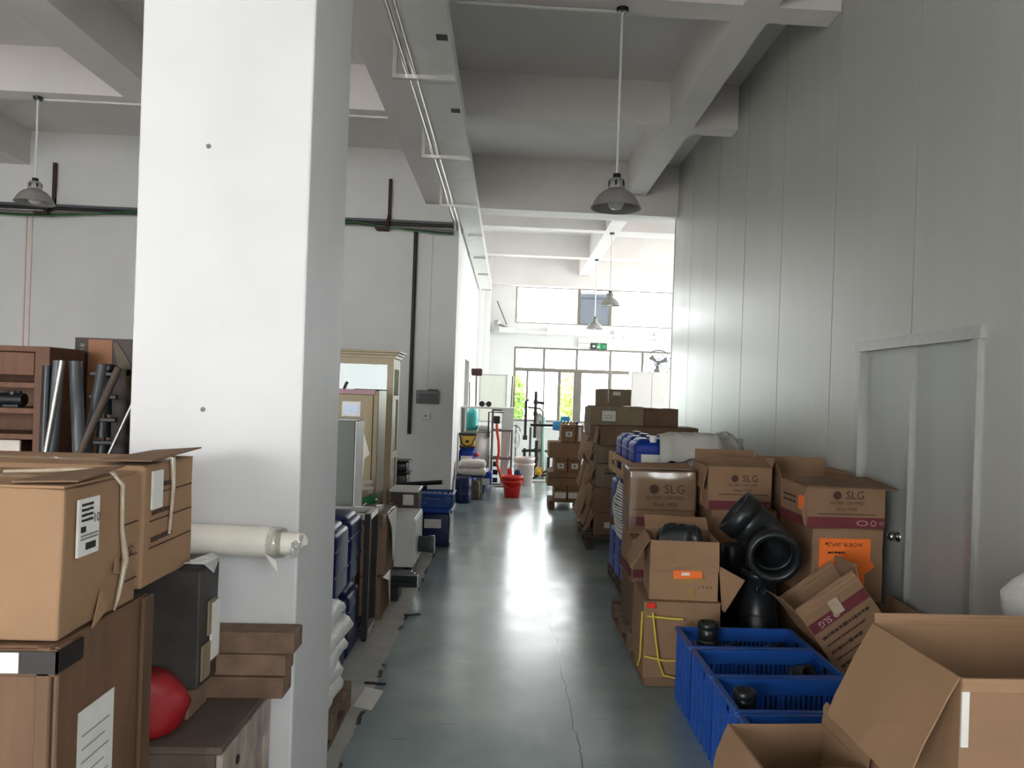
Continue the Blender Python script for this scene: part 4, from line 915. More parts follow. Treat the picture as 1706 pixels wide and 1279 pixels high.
MB().tube([(0, .2, .5), (.03, .12, .46), (.08, .04, .43), (.08, 0, .38), (.045, 0, .30)], .005, 6).build('wire', 'red_plastic', fl); MB().lathe([(0, 0), (.05, .01), (.065, .06), (.05, .11), (0, .12)], 18, c=(.04, 0, .19)).build('ball', 'can_navy', fl); MB().cyl((.04, 0, 0), (.04, 0, .2), .012, n=8).build('stem', 'dark_steel', fl)
mf = thing('pipe_manifold', 'stand of dark upright pipes with branches before the window', 'pipe stand', (.55, 14.6, 0))
for i, pts in enumerate(([(-.20, 0, .72), (-.20, 0, 1.43), (-.15, 0, 1.46)], [(-.17, .0, 1.32), (.06, 0, 1.30), (.12, 0, 1.24), (.12, .0, .15)], [(-.02, 0, .75), (-.02, 0, 1.62)], [(-.02, 0, 1.42), (.14, 0, 1.40)], [(-.10, .02, .3), (-.10, .02, .95)], [(-.20, .02, .1), (-.20, .02, .55)], [(.02, .02, 0), (.02, .02, .7)], [(-.25, 0, .5), (.1, .02, .52), (.40, 0, .48), (.40, 0, .1)])):
    MB().tube(pts, (.026, .02, .03, .026, .022, .026, .03, .026)[i], 8).build('pipe', ('dark_steel', 'grey_paint', 'dark_steel', 'dark_steel', 'grey_pipe', 'dark_steel', 'dark_steel', 'dark_steel')[i], mf)
for x, z in ((-.02, 1.2), (-.02, 1.42), (-.20, .75), (.02, .35), (.02, .52), (.40, .3)): MB().cyl((x, 0, z-.04), (x, 0, z+.04), .045, n=12).build('coupling', 'dark_steel', mf)
MB().rbox(-.3, .45, -.1, .1, 0, .03, .004).build('base', 'grey_paint', mf)
tag(MB().tube([(.74, 14.2, .01), (.70, 14.25, .3), (.68, 14.3, .8), (.69, 14.35, 1.15)], .02, 8).build('mint_hose', 'mint_hose'), 'pale mint hose standing upright beside the pipe stand', 'hose')
tag(MB().plate([(.62, 14.9, 0), (.80, 14.9, 0), (.66, 15.0, 1.2), (.55, 15.0, 1.2)], .02).build('leaning_board', 'concrete_edge'), 'narrow grey board leaning behind the pipe stand', 'board')
bu = thing('blue_pump', 'sky blue pump body with black pipe and gauge above the carton stack', 'pump', (.92, 12.2, 0))
MB().rbox(-.1, .1, -.1, .1, 0, .92, .02).build('pedestal', 'grey_paint', bu)
MB().rbox(-.08, .07, -.06, .06, .921, 1.24, .02, 2).build('body', 'sky_blue', bu); MB().cyl((-.2, 0, 1.09), (-.07, 0, 1.09), .07, .08, 18).build('flange', 'sky_blue', bu); MB().cyl((-.55, 0, 1.09), (-.2, 0, 1.09), .02, n=10).build('pipe', 'dark_steel', bu)
MB().cyl((-.4, -.01, 1.19), (-.4, .01, 1.19), .035, n=16).build('gauge', 'white_plastic', bu); MB().cyl((-.4, 0, 1.1), (-.4, 0, 1.16), .008, n=8).build('gauge_stem', 'dark_steel', bu)
fs_ = thing('floor_valve_rig', 'dark cross of pipes and valves on the floor behind the pink bucket', 'pipe rig', (.75, 14.0, 0))
MB().tube([(-.3, 0, .03), (0, 0, .2), (.25, .05, .36)], .02, 8).build('pipe', 'dark_steel', fs_); MB().tube([(.02, 0, 0), (.02, 0, .45)], .03, 10).build('pipe', 'dark_steel', fs_); MB().tube([(-.1, 0, .1), (.3, 0, .24)], .018, 8).build('pipe', 'dark_steel', fs_)
for i in range(3): MB().tube([(-.35, -.05+.06*i, .015), (.4, -.08+.06*i, .015)], .015, 8).build('floor_pipe', 'white_plastic', fs_)
gv = sack('yellow work gloves lying on the pipe rig',   .60, 14.0, .125, .14, .1, .12, 30, 'yellow_plastic', 51, crease=.03, name='work_gloves', cat='gloves')
gt = thing('cable_stand', 'slim grey upright stand hung with pale cable loops behind the machine', 'stand', (.14, 13.9, 0))
for x in (-.035, .03): MB().tube([(x, 0, .02), (x, 0, 1.02)], .012, 8).build('post', 'grey_paint', gt)
MB().tube([(-.035, 0, 1.0), (.03, 0, 1.0), (.09, -.01, .96), (.11, -.01, .90)], .011, 8).build('hook_arm', 'grey_paint', gt)
MB().rbox(-.11, .11, -.1, .1, 0, .02, .004).build('base', 'grey_paint', gt)
for k in range(2): MB().tube([(.04+.05*math.cos(q)+.02*k, -.03-.012*k, .80-.06*k+.14*math.sin(q)) for q in [2*math.pi*i/20 for i in range(21)]], .010, 8).build('cable_loop', 'white_plastic' if k else 'rope_white', gt)
rh = thing('red_hoses', 'two short red hoses standing upright behind the red bucket', 'hose', (.07, 12.42, 0))
for x, h in ((-.012, .385), (.026, .36)): MB().tube([(x, 0, 0), (x+.004, 0, h*.5), (x-.004, .0, h)], .020, 10).build('hose', 'red_plastic', rh)
wt2 = thing('white_tank', 'white sloped plastic tank by the far wall', 'tank', (.95, 16.5, 0))
MB().plate([(-.35, -.2, .0), (.45, -.2, .0), (.3, -.2, .85), (-.2, -.2, .85)], -.4).build('body', 'white_plastic', wt2)
MB().rbox(-.2, .3, -.18, .18, .852, .88, .01).build('lid', 'white_plastic', wt2)
wd = thing('whiteboard', 'pale whiteboard on legs beside the pilaster', 'whiteboard', (-.32, 17.0, 0))
MB().box(-.28, .28, -.01, .01, .95, 1.94).build('panel', 'whiteboard', wd); MB().box(-.30, -.28, -.02, .02, 0, 1.97).box(.28, .30, -.02, .02, 0, 1.97).box(-.28, .28, -.02, .02, 1.94, 1.96).box(-.28, .28, -.03, .02, .92, .95).build('stand_frame', 'aluminium', wd)
br = thing('broom', 'broom with a brown head stood upside down against the white wall', 'broom', (-.58, 14.95, 0))
MB().tube([(.0, 0, 0), (-.03, .0, 1.9)], .012, 8).build('handle', 'rust_steel', br); MB().rbox(-.13, .08, -.05, .05, 1.88, 2.02, .03, 3, 2, .012).build('head', 'rust_steel', br)
tag(MB().tube([(-.66, 14.2, 0), (-.70, 14.3, 1.75)], .012, 8).build('pole', 'grey_paint'), 'thin grey pole leaning on the white wall beside the broom', 'pole')
for i, (x, dx) in enumerate(((.06, .04), (-.0, .12))): tag(MB().tube([(x, 17.6+.15*i, 0), (x+dx, 17.7+.15*i, 1.95)], .014, 8).build('pole', 'pink_plastic' if i else 'rust_steel'), ('reddish pole leaning by the whiteboard edge', 'pale pink pole leaning by the whiteboard edge')[i], 'pole')
wcab = thing('white_cabinet', 'tall white cabinet standing before the far windows', 'cabinet', (3.2, 17.3, 0))
MB().rbox(-.45, .45, -.02, .4, 0, 2.14, .01, 2).build('body', 'panel_grey', wcab); MB().rbox(-.44, -.005, -.035, -.021, .05, 2.1, .004).build('door', 'panel_grey', wcab); MB().rbox(.005, .44, -.035, -.021, .05, 2.1, .004).build('door', 'panel_grey', wcab)

# ------------------------------------------------------------------ right side: far carton stack
pallet('reddish pallet under the small far carton stack', .62, 1.45, 10.74, 11.35, 0, .115)
def paper(t, u0, u1, v0, v1, marks=True):
    f = face(t, 'front'); l = f.rect('paper_label', 'white_paper', u0, u1, v0, v1)
    if marks: f.rect('label_print', 'grey_ink', u0+(u1-u0)*.3, u0+(u1-u0)*.7, v0+(v1-v0)*.3, v0+(v1-v0)*.75, n=.0065, t=.001, parent=l)
    return f
for i, (x0, x1, lab) in enumerate(((.69, .865, 'small carton with wide white label low on the far pallet, nearer the aisle'), (.875, 1.06, 'small carton with wide white label low on the far pallet, nearer the wall'))):
    c = carton(lab, x0, x1, 10.80, 11.25, .116, .315, 0); f = paper(c, -.08, .08, .03, .11, False); f.dashes('black_ink', -.07, .07, .15, .02, i)
c = carton('long plain carton in the far stack, above the lowest small cartons', .59, 1.10, 10.76, 11.3, .316, .508, 0); face(c, 'front').dashes('brown_ink', -.22, .22, .12, .012, 2)
for i, (x0, x1, lab) in enumerate(((.675, .86, 'small carton with square label between two long cartons, aisle side'), (.87, 1.055, 'small carton with square label between two long cartons, wall side'))):
    c = carton(lab, x0, x1, 10.80, 11.25, .509, .70, 0); f = paper(c, -.045, .045, .05, .12); f.dashes('black_ink', -.06, .06, .155, .016, i+4)
carton('upper long plain carton of the far stack', .60, 1.10, 10.76, 11.3, .701, .92, 0)
c = carton('small carton with square label topping the far stack', .765, .965, 10.82, 11.25, .921, 1.165, 0); paper(c, -.04, .05, .08, .15); face(c, 'front').dashes('black_ink', -.07, .07, .2, .014, 8)
c = carton('narrow carton with a white stripe topping the far stack', .972, 1.07, 10.82, 11.25, .921, 1.165, 0); face(c, 'front').rect('white_stripe', 'white_paper', -.02, .02, .02, .22)
for i in range(5):
    o = MB().cyl((0, -.03, .022), (0, .03, .022), .022, n=14).build('tape_roll', 'packing_tape' if i < 4 else 'can_blue', None, (.80+.046*i, 10.95, 1.166)); tag(o, 'tan tape roll standing on the far carton stack' if i < 4 else 'blue tape roll standing on the far carton stack', 'tape roll', 'tape rolls on the far stack' if i < 4 else None)

# ------------------------------------------------------------------ right side: tall leaning carton stack on two pallets
pallet('dark pallet under the tall torn carton stack, wall end', .86, 1.95, 8.02, 9.0, 0, .13, 'dark_wood')
pallet('pale pallet under the rear half of the tall carton stack', .93, 1.95, 9.08, 10.0, 0, .13, 'pale_wood')
rows = ((.131, .37, .95, 'battered open-ended carton at the base of the tall stack'), (.371, .63, .935, 'battered open-ended carton second up in the tall stack'), (.631, .88, .96, 'battered carton with printed front third up in the tall stack'), (.881, 1.068, .93, 'carton with a plastic document pouch under the long carton'))
for i, (z0, z1, x0, lab) in enumerate(rows):
    t = carton(lab, x0, x0+.5, 8.1, 8.9, z0, z1, (0, 1, -1, 1)[i], ('cardboard', 'cardboard', 'cardboard_grey', 'cardboard_grey')[i], .012)
    w_, d_, h_ = t['dims']; f = face(t, 'front')
    if i == 3: f.rect('document_pouch', 'white_paper', -.10, .05, .05, .13); f.dashes('grey_ink', -.08, .03, .10, .008, 2)
    if i == 2: f.dashes('black_ink', -.16, -.05, .19, .012, 3); f.dashes('black_ink', -.16, -.05, .15, .02, 5)
    if i == 0: f.rect('paper_label', 'white_paper', -.15, -.09, .08, .14)
    rnd = random.Random(i)
    for (y0, y1, o, dz0, dz1) in ((-d_/2, -d_/2+.03, .10, .02, -.01), (-d_/2+.15, -d_/2+.45, .06, -.06, .01), (0, .3, .075, -.12, 0)):
        a = rnd.uniform(.6, 1.3)
        MB().plate([(-w_/2-.002, y0, h_*.98+dz1), (-w_/2-.002, y1, h_*.98+dz1), (-w_/2-o*a, y1+.03, .005+.07*rnd.random()), (-w_/2-o*a*.8, y0+.02, .005+.07*rnd.random())], .004).build('torn_flap', 'cardboard_tan', t)
for i, (z0, z1, lab) in enumerate(((.131, .46, 'dented carton at the base of the rear tall stack'), (.461, .79, 'dented carton midway up the rear tall stack'), (.791, 1.12, 'dented carton with hanging flap in the rear tall stack'), (1.121, 1.45, 'greyish carton topping the rear tall stack'))):
    t = carton(lab, .97+.015*(i % 2), 1.55, 9.12, 9.9, z0, z1, (1, -1, 1, 0)[i], ('cardboard', 'cardboard_tan', 'cardboard', 'cardboard_grey')[i], .012)
    w_, d_, h_ = t['dims']; rnd = random.Random(i+20)
    for y0, y1 in ((-d_/2, -d_/2+.28), (-.05, .3)):
        o = rnd.uniform(.05, .11)
        if i < 3: MB().plate([(-w_/2-.002, y0, h_*.97), (-w_/2-.002, y1, h_*.97), (-w_/2-o, y1, h_*.1), (-w_/2-o*.8, y0+.03, .01)], .004).build('torn_flap', 'cardboard_tan', t)
for i, (z0, z1) in enumerate(((.131, .6), (.601, 1.068))):
    carton(('carton hidden low behind the blue jerrycans', 'carton behind the blue jerrycans, under the long carton')[i], 1.49, 1.97, 8.15, 8.9, z0, z1, 0)
lg = carton('long carton lying across the tall stack toward the metal wall', .97, 2.0, 8.06, 8.5, 1.07, 1.282, 0, 'cardboard_dark', .008)
MB().plate([(-.516, -.21, .2), (-.516, .1, .2), (-.545, .12, .03), (-.54, -.18, .02)], .004).build('end_flap', 'cardboard_tan', lg)
c = carton('carton with shipping label on top of the long carton', .87, 1.43, 8.09, 8.5, 1.284, 1.485, 0, 'cardboard_grey', .006); f = face(c, 'front'); f.rect('shipping_label', 'white_paper', -.16, -.02, .045, .15); f.dashes('grey_ink', -.14, -.04, .10, .01, 3); f.dashes('grey_ink', -.14, -.04, .075, .01, 4)
carton('plain carton beside the labelled one on the long carton', 1.44, 1.80, 8.12, 8.5, 1.284, 1.475, 0, 'cardboard_dark', .006)
c = carton('small square carton crowning the tall stack, turned to one corner', .98, 1.26, 8.12, 8.40, 1.487, 1.665, 24, 'cardboard_grey', .007); f = face(c, 'front'); f.rect('faded_label', 'white_paper', -.09, 0, .11, .15); MB().tube([(-.142, -.142, .17), (-.145, -.146, .1), (-.142, -.145, .03)], [.012, .009, .006], 6).build('crumpled_tape', 'clear_tape', c)

# ------------------------------------------------------------------ right side: blue jerrycans with tray, rope and cloth
pallet('dark pallet under the blue jerrycans', .95, 1.64, 5.92, 7.0, 0, .09, 'dark_wood')
for tier, z, nm in ((0, .091, 'lower'), (1, .515, 'middle')):
    for j, y in enumerate((6.09, 6.43, 6.77)):
        for i, x in enumerate((1.10, 1.41)):
            if i == 1 and tier == 0 and j: continue
            jerrycan(f'{nm} tier blue jerrycan of the pallet, {("at the rope end", "mid-row", "beside the tall carton stack")[j]}, {("aisle", "wall")[i]} side', x, y, z, .30, .33, .42, 0, 'can_blue')
ty = thing('wooden_tray', 'pale wooden tray on the middle jerrycans holding more jerrycans', 'tray', (1.27, 6.36, .937))
for i in range(6): MB().rbox(-.34, .37, -.62+.212*i, -.62+.212*i+.19, 0, .018, .003, 1).build('base_board', 'pale_wood', ty)
for x in (-.34, .35):
    for z in (.018, .125): MB().rbox(x, x+.022, -.64, .64, z, z+.04, .003, 1).build('side_rail', 'pale_wood', ty)
    for y in (-.64, -.22, .2, .56): MB().rbox(x, x+.022, y, y+.08, .058, .125, .003, 1).build('block', 'pale_wood', ty)
MB().rbox(-.318, .35, -.64, -.618, .018, .15, .003, 1).build('end_board', 'pale_wood', ty)
for j, y in enumerate((5.95, 6.29, 6.63)):
    for i, x in enumerate((1.105, 1.415)):
        jerrycan(f'blue jerrycan standing in the wooden tray, {("front", "middle", "rear")[j]} of its row, {("aisle", "wall")[i]} side', x, y, .957, .29, .32, .345, 0, 'can_blue', lab=(j == 0))
rp = MB(); pts = []
rnd = random.Random(5)
for i in range(20):
    z = .50+.40*i/19; bul = .045+.035*math.sin(math.pi*i/19)+rnd.uniform(-.008, .008)
    strand = [(1.24, 5.912-rnd.uniform(0, .01), z-.07+rnd.uniform(-.01, .01)), (1.10, 5.905-bul*.2, z-.04), (.97, 5.90-bul*.4, z), (.935-bul*.6, 5.93, z+.006), (.94-bul, 6.05, z+.012), (.942-bul*.8, 6.18, z+.02), (.944, 6.28, z+.03)]
    pts += strand if i % 2 == 0 else strand[::-1]
rp.tube(pts, .0075, 6)
tag(rp.build('rope_wrap', 'rope_white'), 'thick wrap of white rope around the blue jerrycans', 'rope')
cl = MB(); vs = []; nu, nv = 30, 18
for i in range(nu+1):
    for j in range(nv+1):
        u, v = i/nu, j/nv; x = 1.13+.52*u+.05*v; y = 5.66+.42*v
        z = 1.325-.02*u*0
        edge = max(0, u-.83)/.17; front = max(0, .30-v)/.30
        z -= .16*edge**1.4 + .21*front**1.3*(1-.3*u) + .02*max(0, .15-u)/.15
        z += noise.noise(Vector((u*5, v*3+u*4, 2)))*.022+.012*math.sin(u*17+v*6)*front
        vs.append((x, y+noise.noise(Vector((u*4, v*4, 9)))*.02, z))
fs = [(i*(nv+1)+j, (i+1)*(nv+1)+j, (i+1)*(nv+1)+j+1, i*(nv+1)+j+1) for i in range(nu) for j in range(nv)]
co = cl.add(vs, fs, True).build('cloth_sheet', 'cloth_grey'); sm = co.modifiers.new('thickness', 'SOLIDIFY'); sm.thickness = .004
tag(co, 'pale grey cloth draped over the upper jerrycans', 'cloth')
sack('small white cloth bundle with a peaked corner, behind the open branded carton', 1.80, 6.3, 1.115, .22, .2, .17, 25, 'cloth_grey', 61, crease=.06, name='cloth_bundle', cat='cloth')

for i, (a, b) in enumerate(((0, .55), (.551, 1.09))): carton(('lower carton between the jerrycans and the metal wall', 'upper carton between the jerrycans and the metal wall, under a white cloth')[i], 1.67, 2.0, 6.1, 6.6, a, b)
# ------------------------------------------------------------------ right side: branded cartons
pallet('worn pallet under the film-wrapped branded carton', .80, 1.31, 4.80, 5.62, 0, .13)
carton('carton at the bottom of the film-wrapped carton stack', .84, 1.29, 4.92, 5.42, .131, .41, 0, 'cardboard_dark', .01)
c = carton('carton with a maroon band below the film-wrapped branded carton', .83, 1.30, 4.95, 5.42, .411, .688, 0, 'cardboard', .01); face(c, 'front').rect('band', 'maroon_ink', -.23, .23, .03, .08, n=.012); face(c, 'left').rect('band', 'maroon_ink', -.22, .22, .03, .08, n=.012)
MB().plate([(-.235, -.236, .27), (-.10, -.24, .275), (.235, -.24, .26), (.2, -.30, .20), (-.2, -.29, .17)], .004).build('loose_flap', 'cardboard_tan', c)
s1 = carton('SLG carton wrapped in shiny film', .83, 1.27, 5.1, 5.48, .69, 1.11, -3, 'cardboard', .006)
s1['label'] = 'printed branded carton wrapped in shiny clear film, beside the jerrycans'
slg(s1, .02, .30, 1.35, (.055, .115)); 
MB().rbox(-.226, .226, -.2, .2, .01, .43, .018, 3, 6, .008).build('film_wrap', 'plastic_film', s1)
MB().plate([(-.22, -.16, .428), (.22, -.16, .43), (.21, .1, .45), (-.2, .12, .44)], .004).build('raised_flap', 'cardboard_tan', s1)
carton('base carton under the orange-noted carton by the elbows', 1.33, 1.78, 4.98, 5.42, 0, .455, 0, 'cardboard_dark', .008)
c = carton('carton with an orange note under the open branded carton', 1.34, 1.77, 4.97, 5.42, .457, .888, 0, 'cardboard', .008); f = note(c, 'front', -.04, .11, .19, .39); f.ring('dot', 'black_ink', .0, .36, 0, .007, n=.009); f.dashes('black_ink', -.02, .06, .28, .014, 2, n=.009); f.dashes('black_ink', -.02, .06, .23, .012, 4, n=.009)
s2 = open_carton('open branded carton with raised rear flap, on the orange-noted carton', 1.305, 1.72, 4.95, 5.33, .89, 1.165, 0, 'cardboard', (('back', 2, .085), ('left', 173, .15), ('front', -70, .16), ('right', 20, .06)))
slg(s2, .02, .20, 1.0, (.0, .055)); face(s2, 'left').rect('tape', 'packing_tape', -.03, .03, .02, .25)
# by the door
carton('bottom carton of the stack beside the metal door', 1.74, 2.2, 4.36, 4.84, 0, .45, 0, 'cardboard_dark', .008)
c = carton('carton with two orange notes below the branded carton by the door', 1.77, 2.19, 4.38, 4.82, .452, .885, 0, 'cardboard', .007)
f = note(c, 'front', -.17, .13, .19, .37, '2"x90° ELBOW', 0, .032); n2 = note(c, 'front', -.08, .12, .13, .33, None, R(38), n=.003); n3 = note(c, 'front', .0, .1, .08, .2, None, 0, n=.0035); f.ring('dot', 'black_ink', -.13, .34, 0, .007, n=.0095); f.dashes('black_ink', -.12, -.02, .29, .014, 2, n=.009)
s3 = carton('branded carton with lifted lid flaps beside the metal door', 1.72, 2.18, 4.35, 4.78, .888, 1.12, 0, 'cardboard', .005, tape=False)
slg(s3, 0, .185, 1.05, (.0, .06))
MB().plate([(-.235, -.225, .232), (.29, -.25, .225), (.24, .05, .265), (-.23, .02, .262)], .004).build('lifted_flap', 'cardboard_dark', s3)
f = face(s3, 'left'); f.rect('band', 'maroon_ink', -.21, .21, .0, .055); f.rect('orange_note', 'orange_paper', .10, .17, .09, .17); f.dashes('brown_ink', -.15, .05, .15, .012, 4); f.dashes('brown_ink', -.15, .05, .12, .012, 5)
MB().plate([(-.232, -.215, .225), (-.27, -.235, .10), (-.25, -.225, .02), (-.233, -.215, .0)], .004).build('torn_corner', 'cardboard_tan', s3)
carton('lower carton behind the branded carton by the door', 1.80, 2.24, 4.98, 5.4, 0, .5, 0, 'cardboard', .008); carton('middle carton behind the branded carton by the door', 1.80, 2.24, 4.98, 5.4, .502, .9, 0, 'cardboard', .008)
open_carton('open carton with raised rear flap, behind the branded carton by the door', 1.79, 2.24, 4.97, 5.38, .902, 1.10, 0, 'cardboard', (('back', 0, .11), ('left', 25, .10), ('right', 10, .05)))
# strapped and orange-labelled open cartons at the aisle edge
tag(MB().rbox(.80, 1.24, 4.26, 4.72, 0, .05, .01, 2, 2, .008).build('flattened_board', 'cardboard_dark'), 'flattened cardboard pad under the yellow-strapped carton', 'cardboard pad')
sb = carton('carton bound with loose yellow strapping, at the aisle edge', .80, 1.23, 4.26, 4.72, .052, .468, -2, 'cardboard', .012)
w_, d_, h_ = sb['dims']
for pts in ([(-.20, -.245, .34), (-.05, -.25, .33), (.0, -.25, .33)], [(-.17, -.248, .36), (-.15, -.25, .22), (-.13, -.25, .10), (-.10, -.25, .02), (.0, -.255, .0)], [(-.21, -.245, .12), (-.1, -.25, .10), (.2, -.245, .10)], [(-.225, -.23, .36), (-.225, -.2, .1), (-.222, -.1, .02)], [(.09, -.248, .28), (.13, -.25, .2), (.14, -.25, .1)]):
    MB().tube(pts, .006, 6).build('strap', 'yellow_strap', sb)
MB().rbox(-.20, -.155, -.25, -.225, .385, .412, .003, 1).build('red_tag', 'red_plastic', sb)
ob = open_carton('open carton with an orange label and spread flaps, on the strapped carton', .84, 1.22, 4.30, 4.66, .47, .80, -5, 'cardboard_tan', (('left', 150, .19, -.03), ('front', 176, .16), ('back', 60, .12)))
MB().plate([(.192, -.178, .20), (.216, -.178, -.045), (.234, -.172, -.06), (.345, -.145, .118)], .004).build('flap', 'cardboard_tan', ob)
f = face(ob, 'front'); f.rect('orange_label', 'orange_paper', -.06, .10, .125, .185, n=.010, ang=R(3)); f.rect('label_slip', 'white_paper', -.015, .03, .142, .158, n=.0125, ang=R(3)); f.rect('tape', 'packing_tape', -.07, .12, .10, .125, n=.006); f.rect('tape', 'packing_tape', .02, .06, .02, .07, n=.006)
for i in range(4): f.text(('!', 'T', '↑', 'Y')[i], 'black_ink', .085+.022*i, .075, .026)
sack('black plastic liner bulging from the open orange-labelled carton', 1.03, 4.50, .482, .28, .24, .37, -5, 'black_plastic', 71, crease=.02, name='plastic_liner', cat='plastic')

# black pipe fittings
eb = thing('pipe_elbow', 'large black plastic pipe elbow facing out, above the black tee', 'pipe fitting', (1.50, 4.40, .775))
def bend(mb, pts, ro, ri, n=28):
    P_ = [Vector(p) for p in pts]; k = len(P_); rings = []
    t = None
    for i, p in enumerate(P_):
        d = (P_[min(i+1, k-1)]-P_[max(i-1, 0)]).normalized()
        t = d.orthogonal().normalized() if t is None else (t-d*t.dot(d)).normalized(); b = d.cross(t)
        rings.append((p, t, b))
    vs = []
    for rr in (ro, ri):
        for p, t, b in rings:
            for j in range(n): q = 2*math.pi*j/n; vs.append(p+(t*math.cos(q)+b*math.sin(q))*rr)
    K = k*n; fs = []
    for i in range(k-1):
        for j in range(n):
            a, b2 = i*n+j, i*n+(j+1) % n; fs.append((a, b2, b2+n, a+n)); fs.append((K+a, K+a+n, K+b2+n, K+b2))
    for j in range(n):
        j2 = (j+1) % n; fs.append((j, K+j, K+j2, j2)); a = (k-1)*n; fs.append((a+j, a+j2, K+a+j2, K+a+j))
    mb.add(vs, fs, True); return mb
arc = []
A0, A1, A2 = Vector((.01, -.10, -.02)), Vector((.05, .10, .02)), Vector((-.085, .13, .125))
for i in range(13):
    k = i/12; arc.append(A0*(1-k)**2+A1*2*k*(1-k)+A2*k**2)
dirA, dirB = (A0-A1).normalized(), (A2-A1).normalized()
bend(MB(), arc, .128, .106).build('bend', 'black_plastic', eb)
bend(MB(), [A0-dirA*.02, A0+dirA*.10], .145, .112).build('socket_mouth', 'black_plastic', eb); bend(MB(), [A2-dirB*.02, A2+dirB*.075], .14, .112).build('socket_mouth', 'black_plastic', eb)
te = thing('pipe_tee', 'upright black plastic pipe with a small round outlet, below the elbow', 'pipe fitting', (1.50, 4.48, 0))
MB().lathe([(.088, 0), (.11, 0), (.11, .36), (.105, .365), (.10, .38), (.10, .565), (.106, .57), (.106, .612), (.085, .612), (.085, .02)], 32).build('body', 'black_plastic', te)
bend(MB(), [(-.02, -.08, .52), (-.02, -.115, .52)], .031, .022).build('outlet', 'black_plastic', te)
pipe_piece('short black pipe socket standing behind the tee', (1.42, 4.76, 0), (1.42, 4.76, .705), .075)
# tilted open carton and loose sheet
tag(MB().rbox(1.63, 2.2, 3.72, 4.2, 0, .10, .01, 2, 2, .01).build('cardboard_bale', 'cardboard_dark'), 'flat bale of folded cardboard under the tilted carton', 'cardboard bale')
tl = open_carton('tilted open branded carton with upside-down print, slumped behind the blue crates', 0, .36, 0, .30, 0, .44, 0, 'cardboard', (('left', 14, .13), ('back', 5, .06), ('right', 30, .08), ('front', -8, .06)), rot=(R(-4), R(-36), 0), loc=(1.955, 4.04, .225))
f = face(tl, 'front'); f.rect('band', 'maroon_ink', -.175, .175, .34, .395); f.text('SLG', 'pale_ink', -.09, .367, .045, n=.009, ang=math.pi); f.ring('ring_mark', 'pale_ink', -.02, .367, .012, .016, n=.009)
for i in range(6): f.dashes('brown_ink', -.15, .14-.05*(i % 3), .30-.042*i, .018 if i % 2 == 0 else .010, i+2)
f.rect('tape', 'clear_tape', -.03, .03, .36, .44, n=.010)
tag(MB().plate([(2.02, 4.31, .17), (2.20, 4.32, .52), (2.25, 3.76, .47), (2.12, 3.66, .18)], .005).build('cardboard_sheet', 'cardboard_dark'), 'loose brown cardboard sheet leaning below the metal door', 'cardboard sheet')
# blue crates
ys = ((3.775, 4.12), (3.39, 3.765), (3.0, 3.38), (2.62, 2.99))
cl_ = ('blue crate next to the strapped carton, holding black couplings', 'blue crate between two others, with one bright-edged coupling', 'blue crate with an upright black socket, third along the row', 'blue crate half under the small open carton')
for i, (a, b) in enumerate(ys): plastic_crate(cl_[i], .93, 1.56, a, b, 0, .38, (-.5, .6, -.4, .2)[i])
rnd = random.Random(11)
pieces = [(1.08, 4.0, .35, 0), (1.05, 3.88, .29, 1), (1.19, 3.95, .30, 2), (1.3, 3.92, .29, 1), (1.42, 3.96, .3, 2),
          (1.42, 3.58, .32, 2), (1.1, 3.6, .26, 1), (1.25, 3.62, .25, 2), (1.02, 3.18, .31, 0), (1.15, 3.22, .24, 1), (1.3, 3.2, .24, 2), (1.43, 3.18, .24, 1), (1.3, 2.8, .24, 2), (1.42, 2.82, .24, 1)]
lab_c = {0: 'black pipe coupling poking up in the blue crate beside the strapped carton', 5: 'black coupling with a bright cut edge in the middle blue crate', 8: 'black pipe socket upright in the third blue crate'}
for i, (x, y, z, k) in enumerate(pieces):
    r = .05 if i in (0,) else .042; L_ = .12 if k == 0 else .10
    ax = {0: Vector((0, 0, 1)), 1: Vector((1, .3, .1)), 2: Vector((.3, -.8, .35))}[k].normalized()
    p0 = Vector((x, y, z))-ax*L_/2
    if k == 0: p0.z = z-L_/2+.03
    t = pipe_piece(lab_c.get(i, 'black pipe coupling lying in a blue crate'), p0, p0+ax*L_, r, collar=(i in lab_c))
    if i not in lab_c: t['group'] = 'black couplings in the blue crates'
for i, (a, b) in enumerate(ys):
    hgt = (.22, .19, .18, .18)[i]
    mb = MB(); vs = []; n1, n2 = 18, 12
    for u in range(n1+1):
        for v in range(n2+1):
            x = .965+.56*u/n1; y = a+.035+(b-a-.07)*v/n2; vs.append((x, y, hgt*.8+abs(noise.noise(Vector((x*16, y*16, i))))*hgt*.6))
    nn = len(vs); vs += [(x, y, .012) for x, y, z in vs]
    fs = [(u*(n2+1)+v, (u+1)*(n2+1)+v, (u+1)*(n2+1)+v+1, u*(n2+1)+v+1) for u in range(n1) for v in range(n2)]
    fs += [tuple(q+nn for q in f_[::-1]) for f_ in fs]
    o = mb.add(vs, fs, False).build('small_fittings', 'black_plastic'); tag(o, ('heap of small black fittings in the crate beside the strapped carton', 'heap of small black fittings in the middle blue crate', 'heap of small black fittings in the third blue crate', 'heap of small black fittings in the half-covered crate')[i], 'fittings', None, 'stuff')
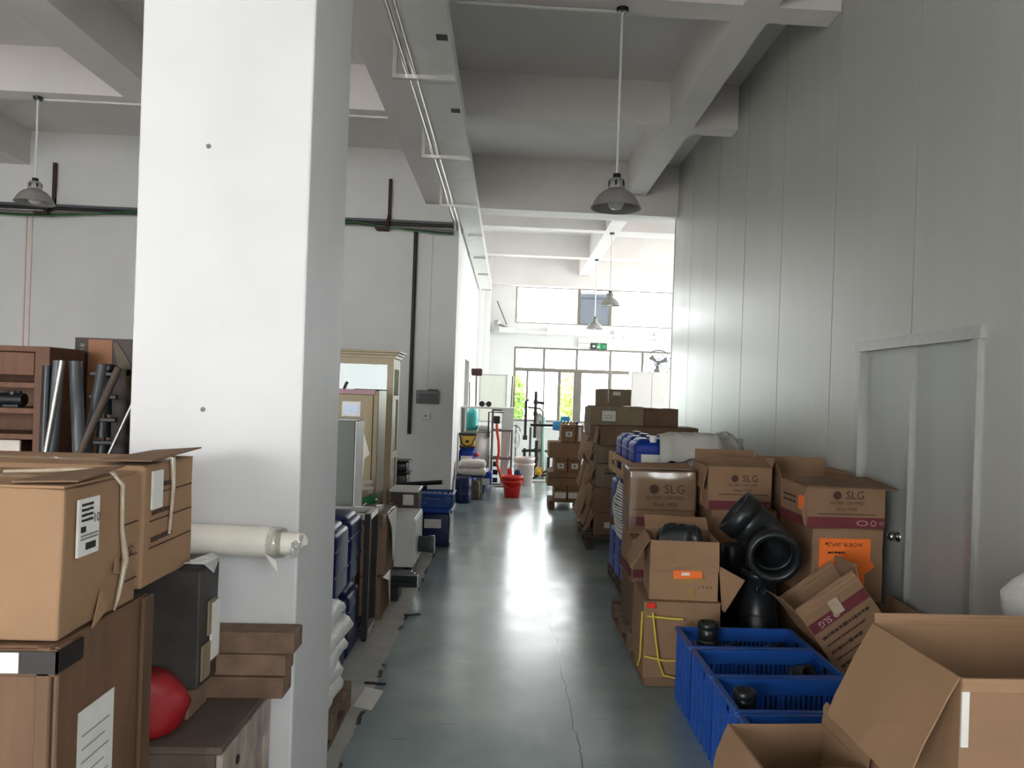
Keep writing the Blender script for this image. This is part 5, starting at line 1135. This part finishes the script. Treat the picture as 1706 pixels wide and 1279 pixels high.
# foreground cartons
sm_ = open_carton('small open carton with a drooping side flap beside the half-covered crate', .75, 1.06, 2.17, 2.47, 0, .56, 2, 'cardboard', (('left', 165, .16), ('right', 12, .07)))
carton('plain carton hidden under the big open carton', 1.16, 1.78, 1.80, 2.24, 0, .49, 0, 'cardboard', .006)
bgc = open_carton('big open tan carton with a wide hanging flap, in front of the white bag', 1.10, 1.80, 1.80, 2.24, .492, .955, 0, 'cardboard_tan', (('left', 158, .30), ('back', 8, .03), ('front', 175, .03)))
MB().box(-.348, -.33, -.225, -.2205, .30, .44).build('white_sliver', 'white_paper', bgc)
wbag = thing('bulk_bag', 'lumpy white woven bag standing against the metal wall', 'bag', (2.09, 2.86, 0))
mb = MB(); vs = []
for i in range(21):
    k = i/20; z = 1.0*k; rr = (.20+.05*math.sin(k*6))*(1 if k < .85 else max(.05, 1-((k-.85)/.15)**2*.8))
    for j in range(28):
        q = 2*math.pi*j/28; p = Vector((rr*1.05*math.cos(q), rr*1.15*math.sin(q), z)); nn = noise.noise_vector(p*7)*.03+noise.noise_vector(p*18)*.012
        nn.z *= .5; p += nn; p.x = min(p.x, .19); p.z = max(p.z, 0); vs.append(p)
mb.add(vs, [(i*28+j, i*28+(j+1) % 28, (i+1)*28+(j+1) % 28, (i+1)*28+j) for i in range(20) for j in range(28)], True); mb.add(vs[-28:], [list(range(28))], True)
mb.build('bag_body', 'sack_white', wbag); MB().tube([(-.08, -.1, .96), (-.05, -.12, 1.02), (.02, -.1, 1.03), (.05, -.08, .97)], .012, 8).build('loop', 'sack_white', wbag)
# small litter on the floor
for i, (x, y, a) in enumerate(((-.62, 5.55, 20), (-.66, 4.25, -10))):
    o = MB().rbox(-.06, .06, -.012, .012, 0, .008, .003, 1).build('floor_scrap', 'black_rubber', None, (x, y, 0), (0, 0, R(a))); tag(o, ('black scrap on the floor before the battered carton', 'black strip on the floor beside the white sacks')[i], 'scrap')
tag(MB().plate([(-.72, 3.95, .001), (-.62, 3.9, .001), (-.60, 4.15, .001), (-.70, 4.2, .001)], .002).build('paper_scrap', 'white_paper'), 'pale paper scrap on the floor beside the white sacks', 'paper')
for o in bpy.data.objects:
    if 'dims' in o: del o['dims']
